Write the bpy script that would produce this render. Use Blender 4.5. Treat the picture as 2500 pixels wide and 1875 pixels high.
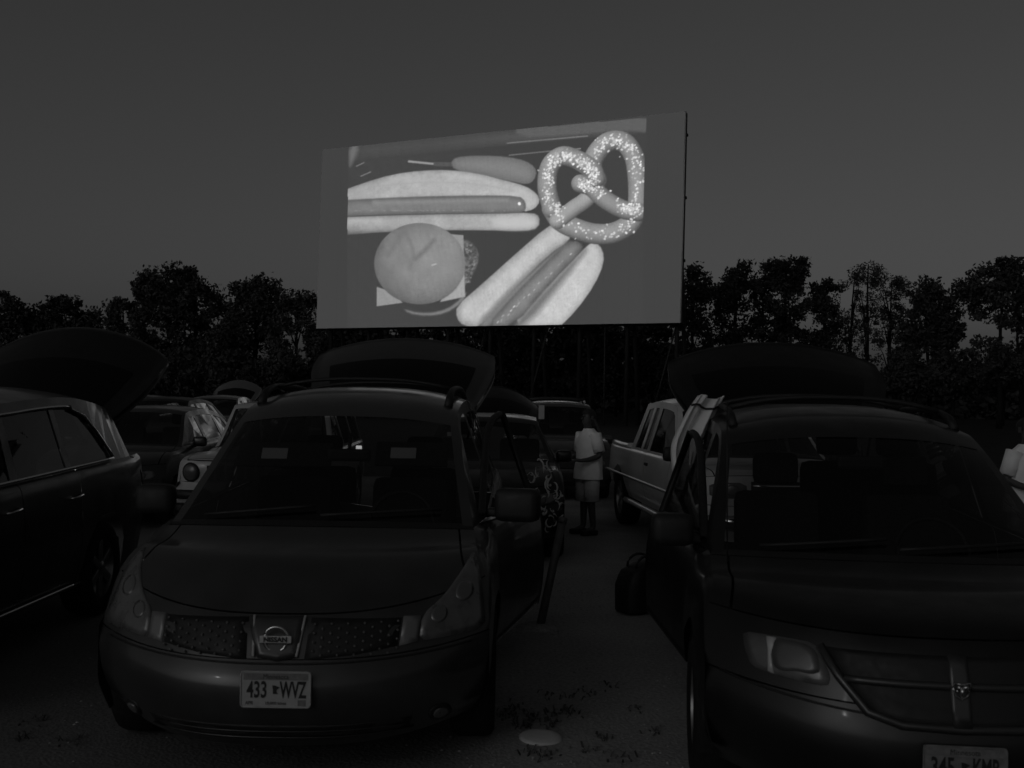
import bpy, bmesh, math, random
import numpy as np
from mathutils import Vector, Matrix
from mathutils.bvhtree import BVHTree
random.seed(7); np.random.seed(7)
R = math.radians
scene = bpy.context.scene
for o in list(bpy.data.objects): bpy.data.objects.remove(o)

# ------------------------------------------------------------------ camera
FPX, CX, CY = 2640.0, 1250.0, 937.5          # focal length and centre, in pixels of the 2500 x 1875 photograph
CAM_H = 1.80
cam_d = bpy.data.cameras.new('camera'); cam = bpy.data.objects.new('camera', cam_d)
scene.collection.objects.link(cam); scene.camera = cam
cam_d.sensor_width = 36; cam_d.lens = FPX / 2500 * 36; cam_d.clip_end = 3000; cam_d.clip_start = 0.05
cam_d.dof.use_dof = True; cam_d.dof.focus_distance = 15; cam_d.dof.aperture_fstop = 4.8
CAM_M = Matrix.Translation((0, 0, CAM_H)) @ Matrix.Rotation(R(90 + 0.53), 4, 'X') @ Matrix.Rotation(R(0.9), 4, 'Z')
cam.matrix_world = CAM_M
CAM_R = CAM_M.to_3x3()
# ------------------------------------------------------------------ sky and the last light
SUN_EL, SUN_AZ = 22.0, 213.0                 # the last light is behind the camera, over its left shoulder
w = bpy.data.worlds.new('World'); scene.world = w; w.use_nodes = True
nt = w.node_tree; nt.nodes.clear()
sky = nt.nodes.new('ShaderNodeTexSky'); sky.sky_type = 'NISHITA'; sky.sun_disc = False
sky.sun_elevation = R(SUN_EL); sky.sun_rotation = R(SUN_AZ); sky.air_density = 1.0; sky.dust_density = 3.4; sky.ozone_density = 1.0
bw = nt.nodes.new('ShaderNodeRGBToBW')       # the photograph is black and white
bgn = nt.nodes.new('ShaderNodeBackground'); bgn.inputs['Strength'].default_value = 0.0153
out = nt.nodes.new('ShaderNodeOutputWorld')
nt.links.new(sky.outputs[0], bw.inputs[0]); nt.links.new(bw.outputs[0], bgn.inputs['Color']); nt.links.new(bgn.outputs[0], out.inputs[0])
sun_d = bpy.data.lights.new('sun', 'SUN'); sun_d.energy = 0.012; sun_d.angle = R(0.6); sun_d.color = (1, 1, 1)
sun = bpy.data.objects.new('sun', sun_d); scene.collection.objects.link(sun)
saz = R(SUN_AZ); sel = R(SUN_EL)
sun.rotation_euler = Vector((math.sin(saz) * math.cos(sel), math.cos(saz) * math.cos(sel), math.sin(sel))).to_track_quat('Z', 'Y').to_euler()
vs = scene.view_settings; vs.view_transform = 'Standard'; vs.look = 'None'; vs.exposure = 0; vs.gamma = 1

# ------------------------------------------------------------------ helpers
COL = scene.collection
def ray(px, py):
    return CAM_R @ Vector(((px - CX) / FPX, -(py - CY) / FPX, -1.0))
def P(px, py, d):                            # the point seen at a pixel of the photograph, d metres in front
    v = ray(px, py); return Vector((0, 0, CAM_H)) + v * (d / v.y)
def put(name, me, m, parent=None):
    o = bpy.data.objects.new(name, me); COL.objects.link(o)
    if m is not None:
        me.materials.clear(); me.materials.append(m)
    if parent is not None: o.parent = parent
    return o
def mk(name, verts, faces, m, parent=None, smooth=True):
    me = bpy.data.meshes.new(name); me.from_pydata([tuple(v) for v in verts], [], faces); me.update()
    if smooth: me.polygons.foreach_set('use_smooth', [True] * len(me.polygons))
    return put(name, me, m, parent)
def bm_obj(name, bm, m, parent=None, smooth=False):
    me = bpy.data.meshes.new(name); bm.normal_update(); bm.to_mesh(me); bm.free()
    if smooth: me.polygons.foreach_set('use_smooth', [True] * len(me.polygons))
    return put(name, me, m, parent)
def tag(o, label=None, cat=None, group=None, kind=None):
    if label: o['label'] = label
    if cat: o['category'] = cat
    if group: o['group'] = group
    if kind: o['kind'] = kind
    return o
def empty(name, loc, rz=0):
    o = bpy.data.objects.new(name, None); COL.objects.link(o); o.location = loc; o.rotation_euler = (0, 0, rz); return o
def grid(nu, nv, f):
    vs_ = [f(i / (nu - 1), j / (nv - 1)) for i in range(nu) for j in range(nv)]
    fs = [(i * nv + j, (i + 1) * nv + j, (i + 1) * nv + j + 1, i * nv + j + 1) for i in range(nu - 1) for j in range(nv - 1)]
    return vs_, fs
def add_box(bm, c, s, bevel=0.0, M=None):
    r = bmesh.ops.create_cube(bm, size=1.0); vs_ = r['verts']
    bmesh.ops.scale(bm, vec=s, verts=vs_)
    if bevel:
        es = {e for v in vs_ for e in v.link_edges}
        b = bmesh.ops.bevel(bm, geom=list(es), offset=bevel, segments=2, profile=0.6, affect='EDGES')
        vs_ = list({v for f in b['faces'] for v in f.verts} | {v for v in vs_ if v.is_valid})
    mt = Matrix.Translation(c) @ (M.to_4x4() if M is not None else Matrix.Identity(4))
    bmesh.ops.transform(bm, matrix=mt, verts=vs_)
def box(name, c, s, m, parent=None, bevel=0.0, M=None):
    bm = bmesh.new(); add_box(bm, c, s, bevel, M); return bm_obj(name, bm, m, parent)
def add_tube(bm, pts, rads, n=8, closed=False, cap=True):
    pts = [Vector(p) for p in pts]
    if not hasattr(rads, '__len__'): rads = [rads] * len(pts)
    rings = []; L = len(pts)
    for i, p in enumerate(pts):
        a = pts[(i - 1) % L] if (closed or i > 0) else p; b = pts[(i + 1) % L] if (closed or i < L - 1) else p
        t = (b - a).normalized(); up = Vector((0, 0, 1)) if abs(t.z) < 0.9 else Vector((1, 0, 0))
        u = t.cross(up).normalized(); v = t.cross(u)
        rings.append([bm.verts.new(p + (u * math.cos(2 * math.pi * k / n) + v * math.sin(2 * math.pi * k / n)) * rads[i]) for k in range(n)])
    for i in range(L if closed else L - 1):
        a, b = rings[i], rings[(i + 1) % L]
        for k in range(n): bm.faces.new((a[k], a[(k + 1) % n], b[(k + 1) % n], b[k]))
    if cap and not closed:
        bm.faces.new(rings[0][::-1]); bm.faces.new(rings[-1])
def tube(name, pts, rads, m, parent=None, n=8, closed=False):
    bm = bmesh.new(); add_tube(bm, pts, rads, n, closed); return bm_obj(name, bm, m, parent, True)
def add_lathe(bm, prof, axis_m, n=28):       # prof: (radius, along axis x)
    rings = []
    for r, h in prof:
        rings.append([bm.verts.new(axis_m @ Vector((h, r * math.cos(2 * math.pi * k / n), r * math.sin(2 * math.pi * k / n)))) for k in range(n)])
    for a, b in zip(rings, rings[1:]):
        for k in range(n): bm.faces.new((a[k], a[(k + 1) % n], b[(k + 1) % n], b[k]))
def text_mesh(body, size, depth=0.002, sx=1.0, bold=0.0):
    cu = bpy.data.curves.new('txt', 'FONT'); cu.body = body; cu.size = size; cu.extrude = depth; cu.align_x = 'CENTER'; cu.align_y = 'CENTER'; cu.offset = bold; cu.resolution_u = 3
    o = bpy.data.objects.new('txt', cu); COL.objects.link(o)
    dg = bpy.context.evaluated_depsgraph_get(); me = bpy.data.meshes.new_from_object(o.evaluated_get(dg))
    bpy.data.objects.remove(o); bpy.data.curves.remove(cu)
    me.transform(Matrix.Diagonal((sx, 1, 1, 1)) ); return me
def catmull(tab, t):
    n = len(tab); i = min(max(int(math.floor(t)), 0), n - 2); f = t - i
    p1, p2 = tab[i], tab[i + 1]; p0 = tab[i - 1] if i > 0 else 2 * p1 - p2; p3 = tab[i + 2] if i + 2 < n else 2 * p2 - p1
    m1 = (p2 - p0) * 0.5; m2 = (p3 - p1) * 0.5
    return (2 * f**3 - 3 * f**2 + 1) * p1 + (f**3 - 2 * f**2 + f) * m1 + (-2 * f**3 + 3 * f**2) * p2 + (f**3 - f**2) * m2
def srgb(v): v /= 255.0; return v / 12.92 if v <= 0.04045 else ((v + 0.055) / 1.055) ** 2.4

# ------------------------------------------------------------------ materials (all neutral: black-and-white picture)
def mat(name, base, rough=0.6, metal=0.0, coat=0.0, var=0.0, scale=8.0, bump=0.0, spec=0.5, emit=0.0):
    m = bpy.data.materials.new(name); m.use_nodes = True; t = m.node_tree; b = t.nodes['Principled BSDF']
    b.inputs['Base Color'].default_value = (base, base, base, 1); b.inputs['Roughness'].default_value = rough
    b.inputs['Metallic'].default_value = metal; b.inputs['Coat Weight'].default_value = coat; b.inputs['Coat Roughness'].default_value = 0.06
    b.inputs['Specular IOR Level'].default_value = spec
    if emit: b.inputs['Emission Color'].default_value = (1, 1, 1, 1); b.inputs['Emission Strength'].default_value = emit
    if var or bump:
        tc = t.nodes.new('ShaderNodeTexCoord'); nz = t.nodes.new('ShaderNodeTexNoise'); nz.inputs['Scale'].default_value = scale; nz.inputs['Detail'].default_value = 6
        t.links.new(tc.outputs['Object'], nz.inputs['Vector'])
        if var:
            mr = t.nodes.new('ShaderNodeMapRange'); mr.inputs[1].default_value = 0.3; mr.inputs[2].default_value = 0.7
            mr.inputs[3].default_value = base * (1 - var); mr.inputs[4].default_value = base * (1 + var)
            t.links.new(nz.outputs[0], mr.inputs[0]); t.links.new(mr.outputs[0], b.inputs['Base Color'])
            m2 = t.nodes.new('ShaderNodeMapRange'); m2.inputs[1].default_value = 0.3; m2.inputs[2].default_value = 0.75
            m2.inputs[3].default_value = max(rough - 0.08, 0.02); m2.inputs[4].default_value = min(rough + 0.14, 1)
            t.links.new(nz.outputs[0], m2.inputs[0]); t.links.new(m2.outputs[0], b.inputs['Roughness'])
            if coat:
                m3 = t.nodes.new('ShaderNodeMapRange'); m3.inputs[1].default_value = 0.3; m3.inputs[2].default_value = 0.75; m3.inputs[3].default_value = 0.05; m3.inputs[4].default_value = 0.22
                t.links.new(nz.outputs[0], m3.inputs[0]); t.links.new(m3.outputs[0], b.inputs['Coat Roughness'])
        if bump:
            bp = t.nodes.new('ShaderNodeBump'); bp.inputs['Strength'].default_value = bump; bp.inputs['Distance'].default_value = 0.02
            t.links.new(nz.outputs[0], bp.inputs['Height']); t.links.new(bp.outputs[0], b.inputs['Normal'])
    return m
def glass_mat(name, tint, ior=1.5):
    m = bpy.data.materials.new(name); m.use_nodes = True; t = m.node_tree; t.nodes.clear()
    o = t.nodes.new('ShaderNodeOutputMaterial'); mx = t.nodes.new('ShaderNodeMixShader'); lw = t.nodes.new('ShaderNodeLayerWeight'); lw.inputs[0].default_value = 0.5; p5 = t.nodes.new('ShaderNodeMath'); p5.operation = 'POWER'; p5.inputs[1].default_value = 5.0
    fr = t.nodes.new('ShaderNodeMath'); fr.operation = 'MULTIPLY_ADD'; fr.inputs[1].default_value = 0.94; fr.inputs[2].default_value = 0.055
    t.links.new(lw.outputs['Facing'], p5.inputs[0]); t.links.new(p5.outputs[0], fr.inputs[0])
    tr = t.nodes.new('ShaderNodeBsdfTransparent'); tr.inputs[0].default_value = (tint, tint, tint, 1)
    gl = t.nodes.new('ShaderNodeBsdfGlossy'); gl.inputs['Roughness'].default_value = 0.03; gl.inputs['Color'].default_value = (0.9, 0.9, 0.9, 1)
    t.links.new(fr.outputs[0], mx.inputs[0]); t.links.new(tr.outputs[0], mx.inputs[1]); t.links.new(gl.outputs[0], mx.inputs[2]); t.links.new(mx.outputs[0], o.inputs[0])
    return m
M = dict(
    van=mat('charcoal_paint', 0.030, 0.42, 0, 0.7, 0.2, 5), van2=mat('black_paint', 0.0035, 0.45, 0, 0.32, 0.25, 5),
    suvp=mat('deep_grey_paint', 0.009, 0.42, 0, 0.6, 0.2, 5), dark=mat('dark_grey_paint', 0.014, 0.4, 0, 0.6, 0.2, 5), mid=mat('mid_grey_paint', 0.10, 0.4, 0, 1.0, 0.15, 5),
    pale=mat('pale_paint', 0.42, 0.4, 0, 0.8, 0.1, 4), silver=mat('silver_paint', 0.48, 0.4, 0.0, 0.8, 0.1, 4),
    plastic=mat('black_plastic', 0.012, 0.6, 0, 0, 0.2, 30), rubber=mat('tyre_rubber', 0.014, 0.85, 0, 0, 0.3, 40, 0.3, 0.2),
    trim=mat('dark_interior', 0.018, 0.8, 0, 0, 0.2, 20, spec=0.2), seatm=mat('seat_fabric', 0.03, 0.95, 0, 0, 0.3, 60, 0.3, spec=0.1),
    chrome=mat('chrome', 0.62, 0.12, 1.0), rim=mat('alloy', 0.25, 0.35, 0.8), lens=mat('headlight_lens', 0.11, 0.3, 0, 0.8, 0.3, 14),
    lens2=mat('headlight_reflector', 0.13, 0.3, 0.4), lens3=mat('lamp_bowl', 0.13, 0.25, 0.2, 0.8), trimgrey=mat('satin_trim', 0.2, 0.4, 0.2, 0.5), shadedplate=mat('shaded_plate', 0.17, 0.6, 0, 0, 0.3, 25), gatep=mat('black_gate_paint', 0.003, 0.5, 0, 0.15, 0.2, 5), lamp=mat('lit_map_light', 0.5, 0.5, emit=0.7), label=mat('paper_label', 0.42, 0.8), plate=mat('plate_face', 0.36, 0.5, 0, 0, 0.08, 40),  # the second, darker plate face carries corner vignetting in its colour
    plateband=mat('plate_sky_band', 0.17, 0.5, 0, 0, 0.2, 60), ink=mat('plate_ink', 0.015, 0.6), taill=mat('tail_lamp', 0.05, 0.15, 0, 1.0),
    glass=glass_mat('window_glass', 0.55), shade=glass_mat('shaded_windshield', 0.5), tinted=glass_mat('tinted_glass', 0.12), steel=mat('galvanised_steel', 0.12, 0.6, 0.3, 0, 0.3, 12),
    darksteel=mat('dark_steel', 0.022, 0.7, 0.2, 0, 0.3, 5), disc=mat('pale_plastic', 0.6, 0.5, 0, 0, 0.08, 20),
    skin=mat('skin', 0.07, 0.6, 0, 0, 0.1, 30), shirt=mat('white_cotton', 0.86, 0.95, 0, 0, 0.06, 14, 0.4, spec=0.1), shorts=mat('grey_cotton', 0.55, 0.95, 0, 0, 0.12, 20, 0.4, spec=0.1),
    hair=mat('dark_hair', 0.015, 0.7), cloth=mat('pale_cloth', 0.75, 0.8, 0, 0, 0.1, 6, 0.2), decal=mat('decal_vinyl', 0.60, 0.5),
    bark=mat('bark', 0.012, 0.95, 0, 0, 0.4, 6, 0.6, spec=0.1), leaf=mat('leaves', 0.05, 0.8, 0, 0, 0.45, 0.6, spec=0.15), leaf2=mat('leaves_light', 0.065, 0.8, 0, 0, 0.45, 0.8, spec=0.15),
    weed=mat('weed_leaf', 0.07, 0.8, 0, 0, 0.3, 30, spec=0.1))

# ------------------------------------------------------------------ ground
def ground_mat():
    m = bpy.data.materials.new('gravel_dirt'); m.use_nodes = True; t = m.node_tree; b = t.nodes['Principled BSDF']
    tc = t.nodes.new('ShaderNodeTexCoord')
    def noise(s, d):
        n = t.nodes.new('ShaderNodeTexNoise'); n.inputs['Scale'].default_value = s; n.inputs['Detail'].default_value = d; t.links.new(tc.outputs['Object'], n.inputs['Vector']); return n
    n1, n2 = noise(0.7, 5), noise(38, 6)
    vo = t.nodes.new('ShaderNodeTexVoronoi'); vo.inputs['Scale'].default_value = 55; t.links.new(tc.outputs['Object'], vo.inputs['Vector'])
    r1 = t.nodes.new('ShaderNodeMapRange'); r1.inputs[1].default_value = 0.3; r1.inputs[2].default_value = 0.7; r1.inputs[3].default_value = 0.26; r1.inputs[4].default_value = 0.38
    t.links.new(n1.outputs[0], r1.inputs[0])
    r2 = t.nodes.new('ShaderNodeMapRange'); r2.inputs[1].default_value = 0.25; r2.inputs[2].default_value = 0.75; r2.inputs[3].default_value = 0.7; r2.inputs[4].default_value = 1.3
    t.links.new(n2.outputs[0], r2.inputs[0])
    mu = t.nodes.new('ShaderNodeMath'); mu.operation = 'MULTIPLY'; t.links.new(r1.outputs[0], mu.inputs[0]); t.links.new(r2.outputs[0], mu.inputs[1])
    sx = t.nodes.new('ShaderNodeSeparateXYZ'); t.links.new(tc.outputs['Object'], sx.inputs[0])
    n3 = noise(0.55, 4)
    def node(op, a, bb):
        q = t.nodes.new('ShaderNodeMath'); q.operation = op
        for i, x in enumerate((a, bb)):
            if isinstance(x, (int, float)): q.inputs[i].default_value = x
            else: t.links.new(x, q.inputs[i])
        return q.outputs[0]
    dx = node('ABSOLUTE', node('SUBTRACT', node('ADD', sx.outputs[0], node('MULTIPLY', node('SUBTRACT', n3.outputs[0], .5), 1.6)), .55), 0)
    side_shade = t.nodes.new('ShaderNodeMapRange'); side_shade.interpolation_type = 'SMOOTHSTEP'; side_shade.inputs[1].default_value = .35; side_shade.inputs[2].default_value = 1.3; side_shade.inputs[3].default_value = 1.0; side_shade.inputs[4].default_value = 0.42  # vignetting put into the ground colour: full in the lane, darker to the sides
    t.links.new(dx, side_shade.inputs[0]); mu = node('MULTIPLY', mu.outputs[0], side_shade.outputs[0])
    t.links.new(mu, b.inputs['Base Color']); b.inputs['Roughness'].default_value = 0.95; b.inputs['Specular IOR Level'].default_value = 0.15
    ad = t.nodes.new('ShaderNodeMath'); ad.operation = 'ADD'; t.links.new(n2.outputs[0], ad.inputs[0]); t.links.new(vo.outputs['Distance'], ad.inputs[1])
    bp = t.nodes.new('ShaderNodeBump'); bp.inputs['Strength'].default_value = 0.3; bp.inputs['Distance'].default_value = 0.012
    t.links.new(ad.outputs[0], bp.inputs['Height']); t.links.new(bp.outputs[0], b.inputs['Normal']); return m
gverts = [(-600, -40, 0), (600, -40, 0), (600, 1500, 0), (-600, 1500, 0)]
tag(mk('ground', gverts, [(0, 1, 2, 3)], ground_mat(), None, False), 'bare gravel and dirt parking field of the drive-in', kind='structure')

tag(mk('grass_field', [(-600, 23, .004), (600, 23, .004), (600, 1500, .004), (-600, 1500, .004)], [(0, 1, 2, 3)], mat('dark_grass', .028, .95, 0, 0, .5, 1.5, .5, spec=.05), None, False), 'dark grass field beyond the gravel rows', kind='structure')
# ------------------------------------------------------------------ the projected picture, painted in crop pixels of the photograph
class Paint:
    def __init__(s, X, Y, base): s.X, s.Y, s.v = X, Y, base
    def poly_sd(s, pts):                     # signed distance to a polygon, negative inside
        X, Y = s.X, s.Y; d = np.full(X.shape, 1e18); ins = np.zeros(X.shape, bool); n = len(pts)
        for i in range(n):
            (ax, ay), (bx, by) = pts[i], pts[(i + 1) % n]; ex, ey = bx - ax, by - ay; wx, wy = X - ax, Y - ay
            q = np.clip((wx * ex + wy * ey) / (ex * ex + ey * ey + 1e-9), 0, 1); d = np.minimum(d, (wx - ex * q)**2 + (wy - ey * q)**2)
            c = ((ay > Y) != (by > Y)) & (X < (bx - ax) * (Y - ay) / ((by - ay) if by != ay else 1e-9) + ax); ins ^= c
        return np.where(ins, -np.sqrt(d), np.sqrt(d))
    def mixin(s, sd, val, soft=4.0):
        a = np.clip(0.5 - sd / soft, 0, 1); s.v = s.v * (1 - a) + val * a
    def poly(s, pts, val, soft=4.0, smooth=1, edge=0.0, ew=40.0):
        pts = [tuple(p) for p in pts]
        for _ in range(smooth):
            q = []
            for i in range(len(pts)):
                a, b = pts[i], pts[(i + 1) % len(pts)]
                q += [(a[0] * .75 + b[0] * .25, a[1] * .75 + b[1] * .25), (a[0] * .25 + b[0] * .75, a[1] * .25 + b[1] * .75)]
            pts = q
        sd = s.poly_sd(pts); s.mixin(sd, val + edge * np.clip(1 + sd / ew, 0, 1)**1.5, soft); return sd
    def stroke(s, pts, rad, val, edge=0.0, lx=-0.5, ly=-0.6, light=0.0, soft=5.0):
        X, Y = s.X, s.Y; best = np.full(X.shape, 1e18); ox = np.zeros(X.shape); oy = np.zeros(X.shape)
        for (ax, ay), (bx, by) in zip(pts, pts[1:]):
            ex, ey = bx - ax, by - ay; wx, wy = X - ax, Y - ay; q = np.clip((wx * ex + wy * ey) / (ex * ex + ey * ey + 1e-9), 0, 1)
            dx, dy = wx - ex * q, wy - ey * q; d = dx * dx + dy * dy; k = d < best; best = np.where(k, d, best); ox = np.where(k, dx, ox); oy = np.where(k, dy, oy)
        d = np.sqrt(best); f = np.clip(d / rad, 0, 1); val = val + edge * f**2.2 + light * (ox * lx + oy * ly) / rad
        s.mixin(d - rad, val, soft)
def spline(pts, n=10):
    pts = [np.array(p, float) for p in pts]; return [tuple(catmull(pts, k / n)) for k in range((len(pts) - 1) * n + 1)]
def vnoise(X, Y, sc, seed):                   # smooth random field, about -1..1
    r_ = np.random.RandomState(seed).uniform(-1, 1, (256, 256)); x = X / sc; y = Y / sc; xi = np.floor(x).astype(int); yi = np.floor(y).astype(int); fx = x - xi; fy = y - yi
    fx = fx * fx * (3 - 2 * fx); fy = fy * fy * (3 - 2 * fy); g = lambda a, b_: r_[a % 256, b_ % 256]
    return (g(xi, yi) * (1 - fx) + g(xi + 1, yi) * fx) * (1 - fy) + (g(xi, yi + 1) * (1 - fx) + g(xi + 1, yi + 1) * fx) * fy
def paint_picture(X, Y):
    """X, Y: crop pixels (2.304 per photograph pixel, origin 740, 240). Returns display value 0..255 of the projector's light, -1 outside."""
    rng = np.random.RandomState(3); nA = vnoise(X, Y, 70, 1); nB = vnoise(X, Y, 22, 2); nC = vnoise(X, Y, 8, 3); bread = 6 * nA + 4 * nB + 5 * nC
    p = Paint(X, Y, np.full(X.shape, 66.0) + 3 * np.sin(X / 300.0))
    top = lambda x: 262 + (x - 258) * (108 - 262) / (1930 - 258)
    th = Y - top(X)
    p.v += 22 * np.clip(1 - np.abs(th - 40) / 48, 0, 1) ** .5 * np.clip((X - 400) / 900, .35, 1)      # pale bar along the top edge
    p.poly([(1200, 125), (1935, 90), (1935, 196), (1880, 182), (1780, 180), (1500, 205), (1200, 222)], 92, 14, 1)
    p.poly([(262, 262), (320, 258), (275, 375), (256, 385)], 104, 26, 1)
    for a, b, v_ in (((1150, 252), (1600, 212), 118), ((1160, 320), (1400, 296), 112), ((1400, 296), (1560, 283), 130), ((300, 382), (342, 362), 115), ((325, 438), (380, 414), 118)):
        p.stroke([a, b], 3.0, v_)
    p.stroke([(595, 355), (745, 370)], 6, 140); p.stroke([(745, 370), (840, 372)], 12, 84)
    p.poly([(830, 345), (900, 324), (1080, 322), (1210, 338), (1285, 368), (1316, 410), (1300, 462), (1262, 486), (1180, 470), (1000, 430), (850, 408)], 122, 8, 1, -18, 55)
    p.poly([(120, 560), (330, 478), (500, 428), (660, 406), (820, 402), (980, 422), (1130, 460), (1250, 492), (1315, 535), (1334, 580), (1300, 625), (1235, 640), (1180, 560), (700, 560), (120, 600)], 164 + bread + 8 * (X - 700) / 600, 6, 1, -26, 30)
    p.stroke([(430, 492), (640, 474), (860, 474), (1050, 492), (1180, 520)], 3, 156, soft=12)
    p.poly([(100, 672), (700, 652), (1100, 648), (1290, 642), (1332, 665), (1325, 728), (1250, 748), (1000, 742), (780, 742), (500, 748), (100, 780)], 158 + bread - 34 * np.clip((700 - X) / 450, 0, 1) * np.clip((Y - 690) / 60, 0, 1), 7, 1, -30, 26)
    p.poly([(1060, 668), (1300, 660), (1318, 720), (1240, 738), (1080, 728)], 178, 44, 1)
    p.poly([(100, 580), (600, 553), (1000, 546), (1215, 548), (1252, 580), (1254, 630), (1215, 646), (900, 648), (500, 655), (100, 668)], 118 + 3 * nA + 2 * nC, 8, 1, -24, 34)
    p.stroke([(400, 588), (1150, 572)], 10, 128, soft=20); p.stroke([(1216, 592), (1217, 594)], 8, 225)
    for _ in range(30):
        x = rng.uniform(270, 1150); p.stroke([(x, 632 + rng.uniform(-3, 3)), (x + 8, 632)], 1.6, 140)
    # burger
    p.poly([(830, 1120), (930, 1040), (985, 930), (990, 860), (940, 800), (880, 790), (850, 900)], 90 + 14 * nB + 12 * nC, 10, 1)
    for _ in range(120):
        a = rng.uniform(0, 1); x = rng.uniform(905, 985); y = rng.uniform(810, 1050)
        if (x - 655)**2 / 318**2 + (y - 925)**2 / 240**2 < 1.02: p.stroke([(x, y), (x + rng.uniform(-8, 8), y + rng.uniform(-8, 8))], rng.uniform(2, 6), rng.uniform(74, 128))
    p.poly([(560, 1180), (650, 1206), (760, 1200), (850, 1160), (930, 1070), (900, 1150), (800, 1215), (690, 1228), (590, 1212)], 118, 12, 1, -26, 12)
    p.poly([(414, 1060), (500, 1090), (560, 1150), (414, 1170)], 138, 5, 0); p.poly([(800, 762), (902, 770), (910, 1115), (770, 1145), (860, 1000)], 138, 5, 0)
    p.poly([(906, 1000), (910, 1115), (780, 1142), (860, 1080)], 154, 12, 0)
    e = np.sqrt(((X - 656) / 256)**2 + ((Y - 930) / 229)**2); sd = (e - 1) * 235
    p.mixin(sd, 130 + 5 * nA + 2 * nB + 2 * nC - 22 * np.clip(e, 0, 1)**4 + 9 * np.clip((X - 655) / 255, -1, 1) - 6 * np.clip((Y - 930) / 229, -1, 1), 5)
    p.stroke(spline([(635, 900), (690, 850), (735, 800)]), 10, 110, soft=26); p.stroke(spline([(480, 880), (530, 800), (575, 740)]), 10, 112, soft=30); p.stroke(spline([(575, 740), (620, 860), (600, 960)]), 6, 114, soft=30); p.stroke([(725, 938), (748, 932)], 4, 165)
    # second hot dog
    p.poly([(862, 1168), (1000, 1050), (1200, 870), (1370, 722), (1430, 706), (1500, 760), (1500, 800), (1380, 880), (1180, 1080), (1000, 1290), (900, 1280), (862, 1235)], 178 + bread, 8, 1, -40, 50)
    p.poly([(1150, 1290), (1350, 1080), (1590, 835), (1640, 798), (1688, 855), (1692, 930), (1640, 1050), (1540, 1190), (1430, 1300)], 182 + bread, 8, 1, -30, 44)
    p.poly([(960, 1290), (1180, 1060), (1420, 850), (1500, 800), (1510, 840), (1250, 1080), (1060, 1290)], 118, 36, 1)
    p.poly([(1160, 1290), (1400, 1030), (1560, 870), (1600, 850), (1480, 1010), (1250, 1290)], 112, 44, 1)
    p.poly([(1020, 1290), (1200, 1090), (1440, 850), (1520, 792), (1578, 824), (1560, 870), (1400, 1030), (1180, 1290)], 124 + 5 * nA + 3 * nB, 12, 1, -34, 44)
    for t_ in np.linspace(0, 1, 34):
        if rng.rand() < (.85 if t_ < .3 else .4):
            x = 1090 + t_ * 440 + rng.uniform(-10, 10); y = 1268 - t_ * 420 + rng.uniform(-8, 8); p.stroke([(x, y), (x + 7, y - 7)], rng.uniform(.8, 3), rng.uniform(145, 200), soft=6)
    # pretzel
    loopR = spline([(1650, 470), (1625, 390), (1650, 310), (1720, 245), (1805, 248), (1862, 330), (1882, 450), (1884, 580), (1872, 660)])
    base = spline([(1862, 660), (1830, 715), (1740, 758), (1640, 762), (1540, 735), (1450, 690), (1400, 620)])
    loopL = spline([(1400, 620), (1372, 500), (1388, 385), (1455, 325), (1540, 345), (1620, 400), (1655, 460)])
    cutr = lambda: None
    for path, r_ in ((loopR, 56), (base, 58), (loopL, 54)): p.stroke(path, r_, 140 + 5 * nA + 3 * nC, -44, light=34)
    p.stroke(spline([(1655, 450), (1600, 560), (1520, 620), (1430, 690)]), 46, 150 + 4 * nA, -44, light=34)
    p.stroke(spline([(1560, 480), (1620, 500), (1700, 570), (1800, 625), (1885, 640)]), 52, 140 + 4 * nA, -48, light=36)
    p.stroke(spline([(1490, 330), (1560, 350), (1630, 400), (1650, 450)]), 50, 140 + 4 * nA, -40, light=32)
    def salt(path, i0, i1, n, spread):
        for _ in range(int(n * 1.7)):
            k = int(rng.uniform(i0, i1) * (len(path) - 1)); x, y = path[k]; x += rng.normal(0, spread); y += rng.normal(0, spread)
            p.stroke([(x, y), (x + rng.uniform(-4, 4), y + rng.uniform(-4, 4))], rng.uniform(2.2, 5.2), rng.uniform(165, 235))
    salt(loopR, .25, .6, 75, 20); salt(loopR, .6, .95, 42, 24); salt(base, .1, .85, 40, 24); salt(loopL, .05, .5, 70, 20); salt(loopL, .5, .98, 105, 18)
    salt(spline([(1560, 480), (1620, 500), (1700, 560)]), 0, 1, 55, 18); salt(spline([(1780, 610), (1890, 640)]), 0, 1, 55, 18); salt([(1430, 620), (1400, 680)], 0, 1, 28, 20)
    v = p.v * (1 + .012 * np.sin(X * 1.9) * np.sin(Y * .013)) + rng.normal(0, 3.2, X.shape)
    right = 1930 - np.clip((Y - 110) / 600, 0, 1) * 18
    cut = np.clip((Y - 690) / 1.0, 0, 1) * 0
    inside = (th > 0) & (X > 256 - np.clip((Y - 300) / 500, 0, 1) * 8) & (X < right)
    return np.where(inside, np.where(v > 72, 72 + (v - 72) * 1.13, v), -1)

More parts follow.
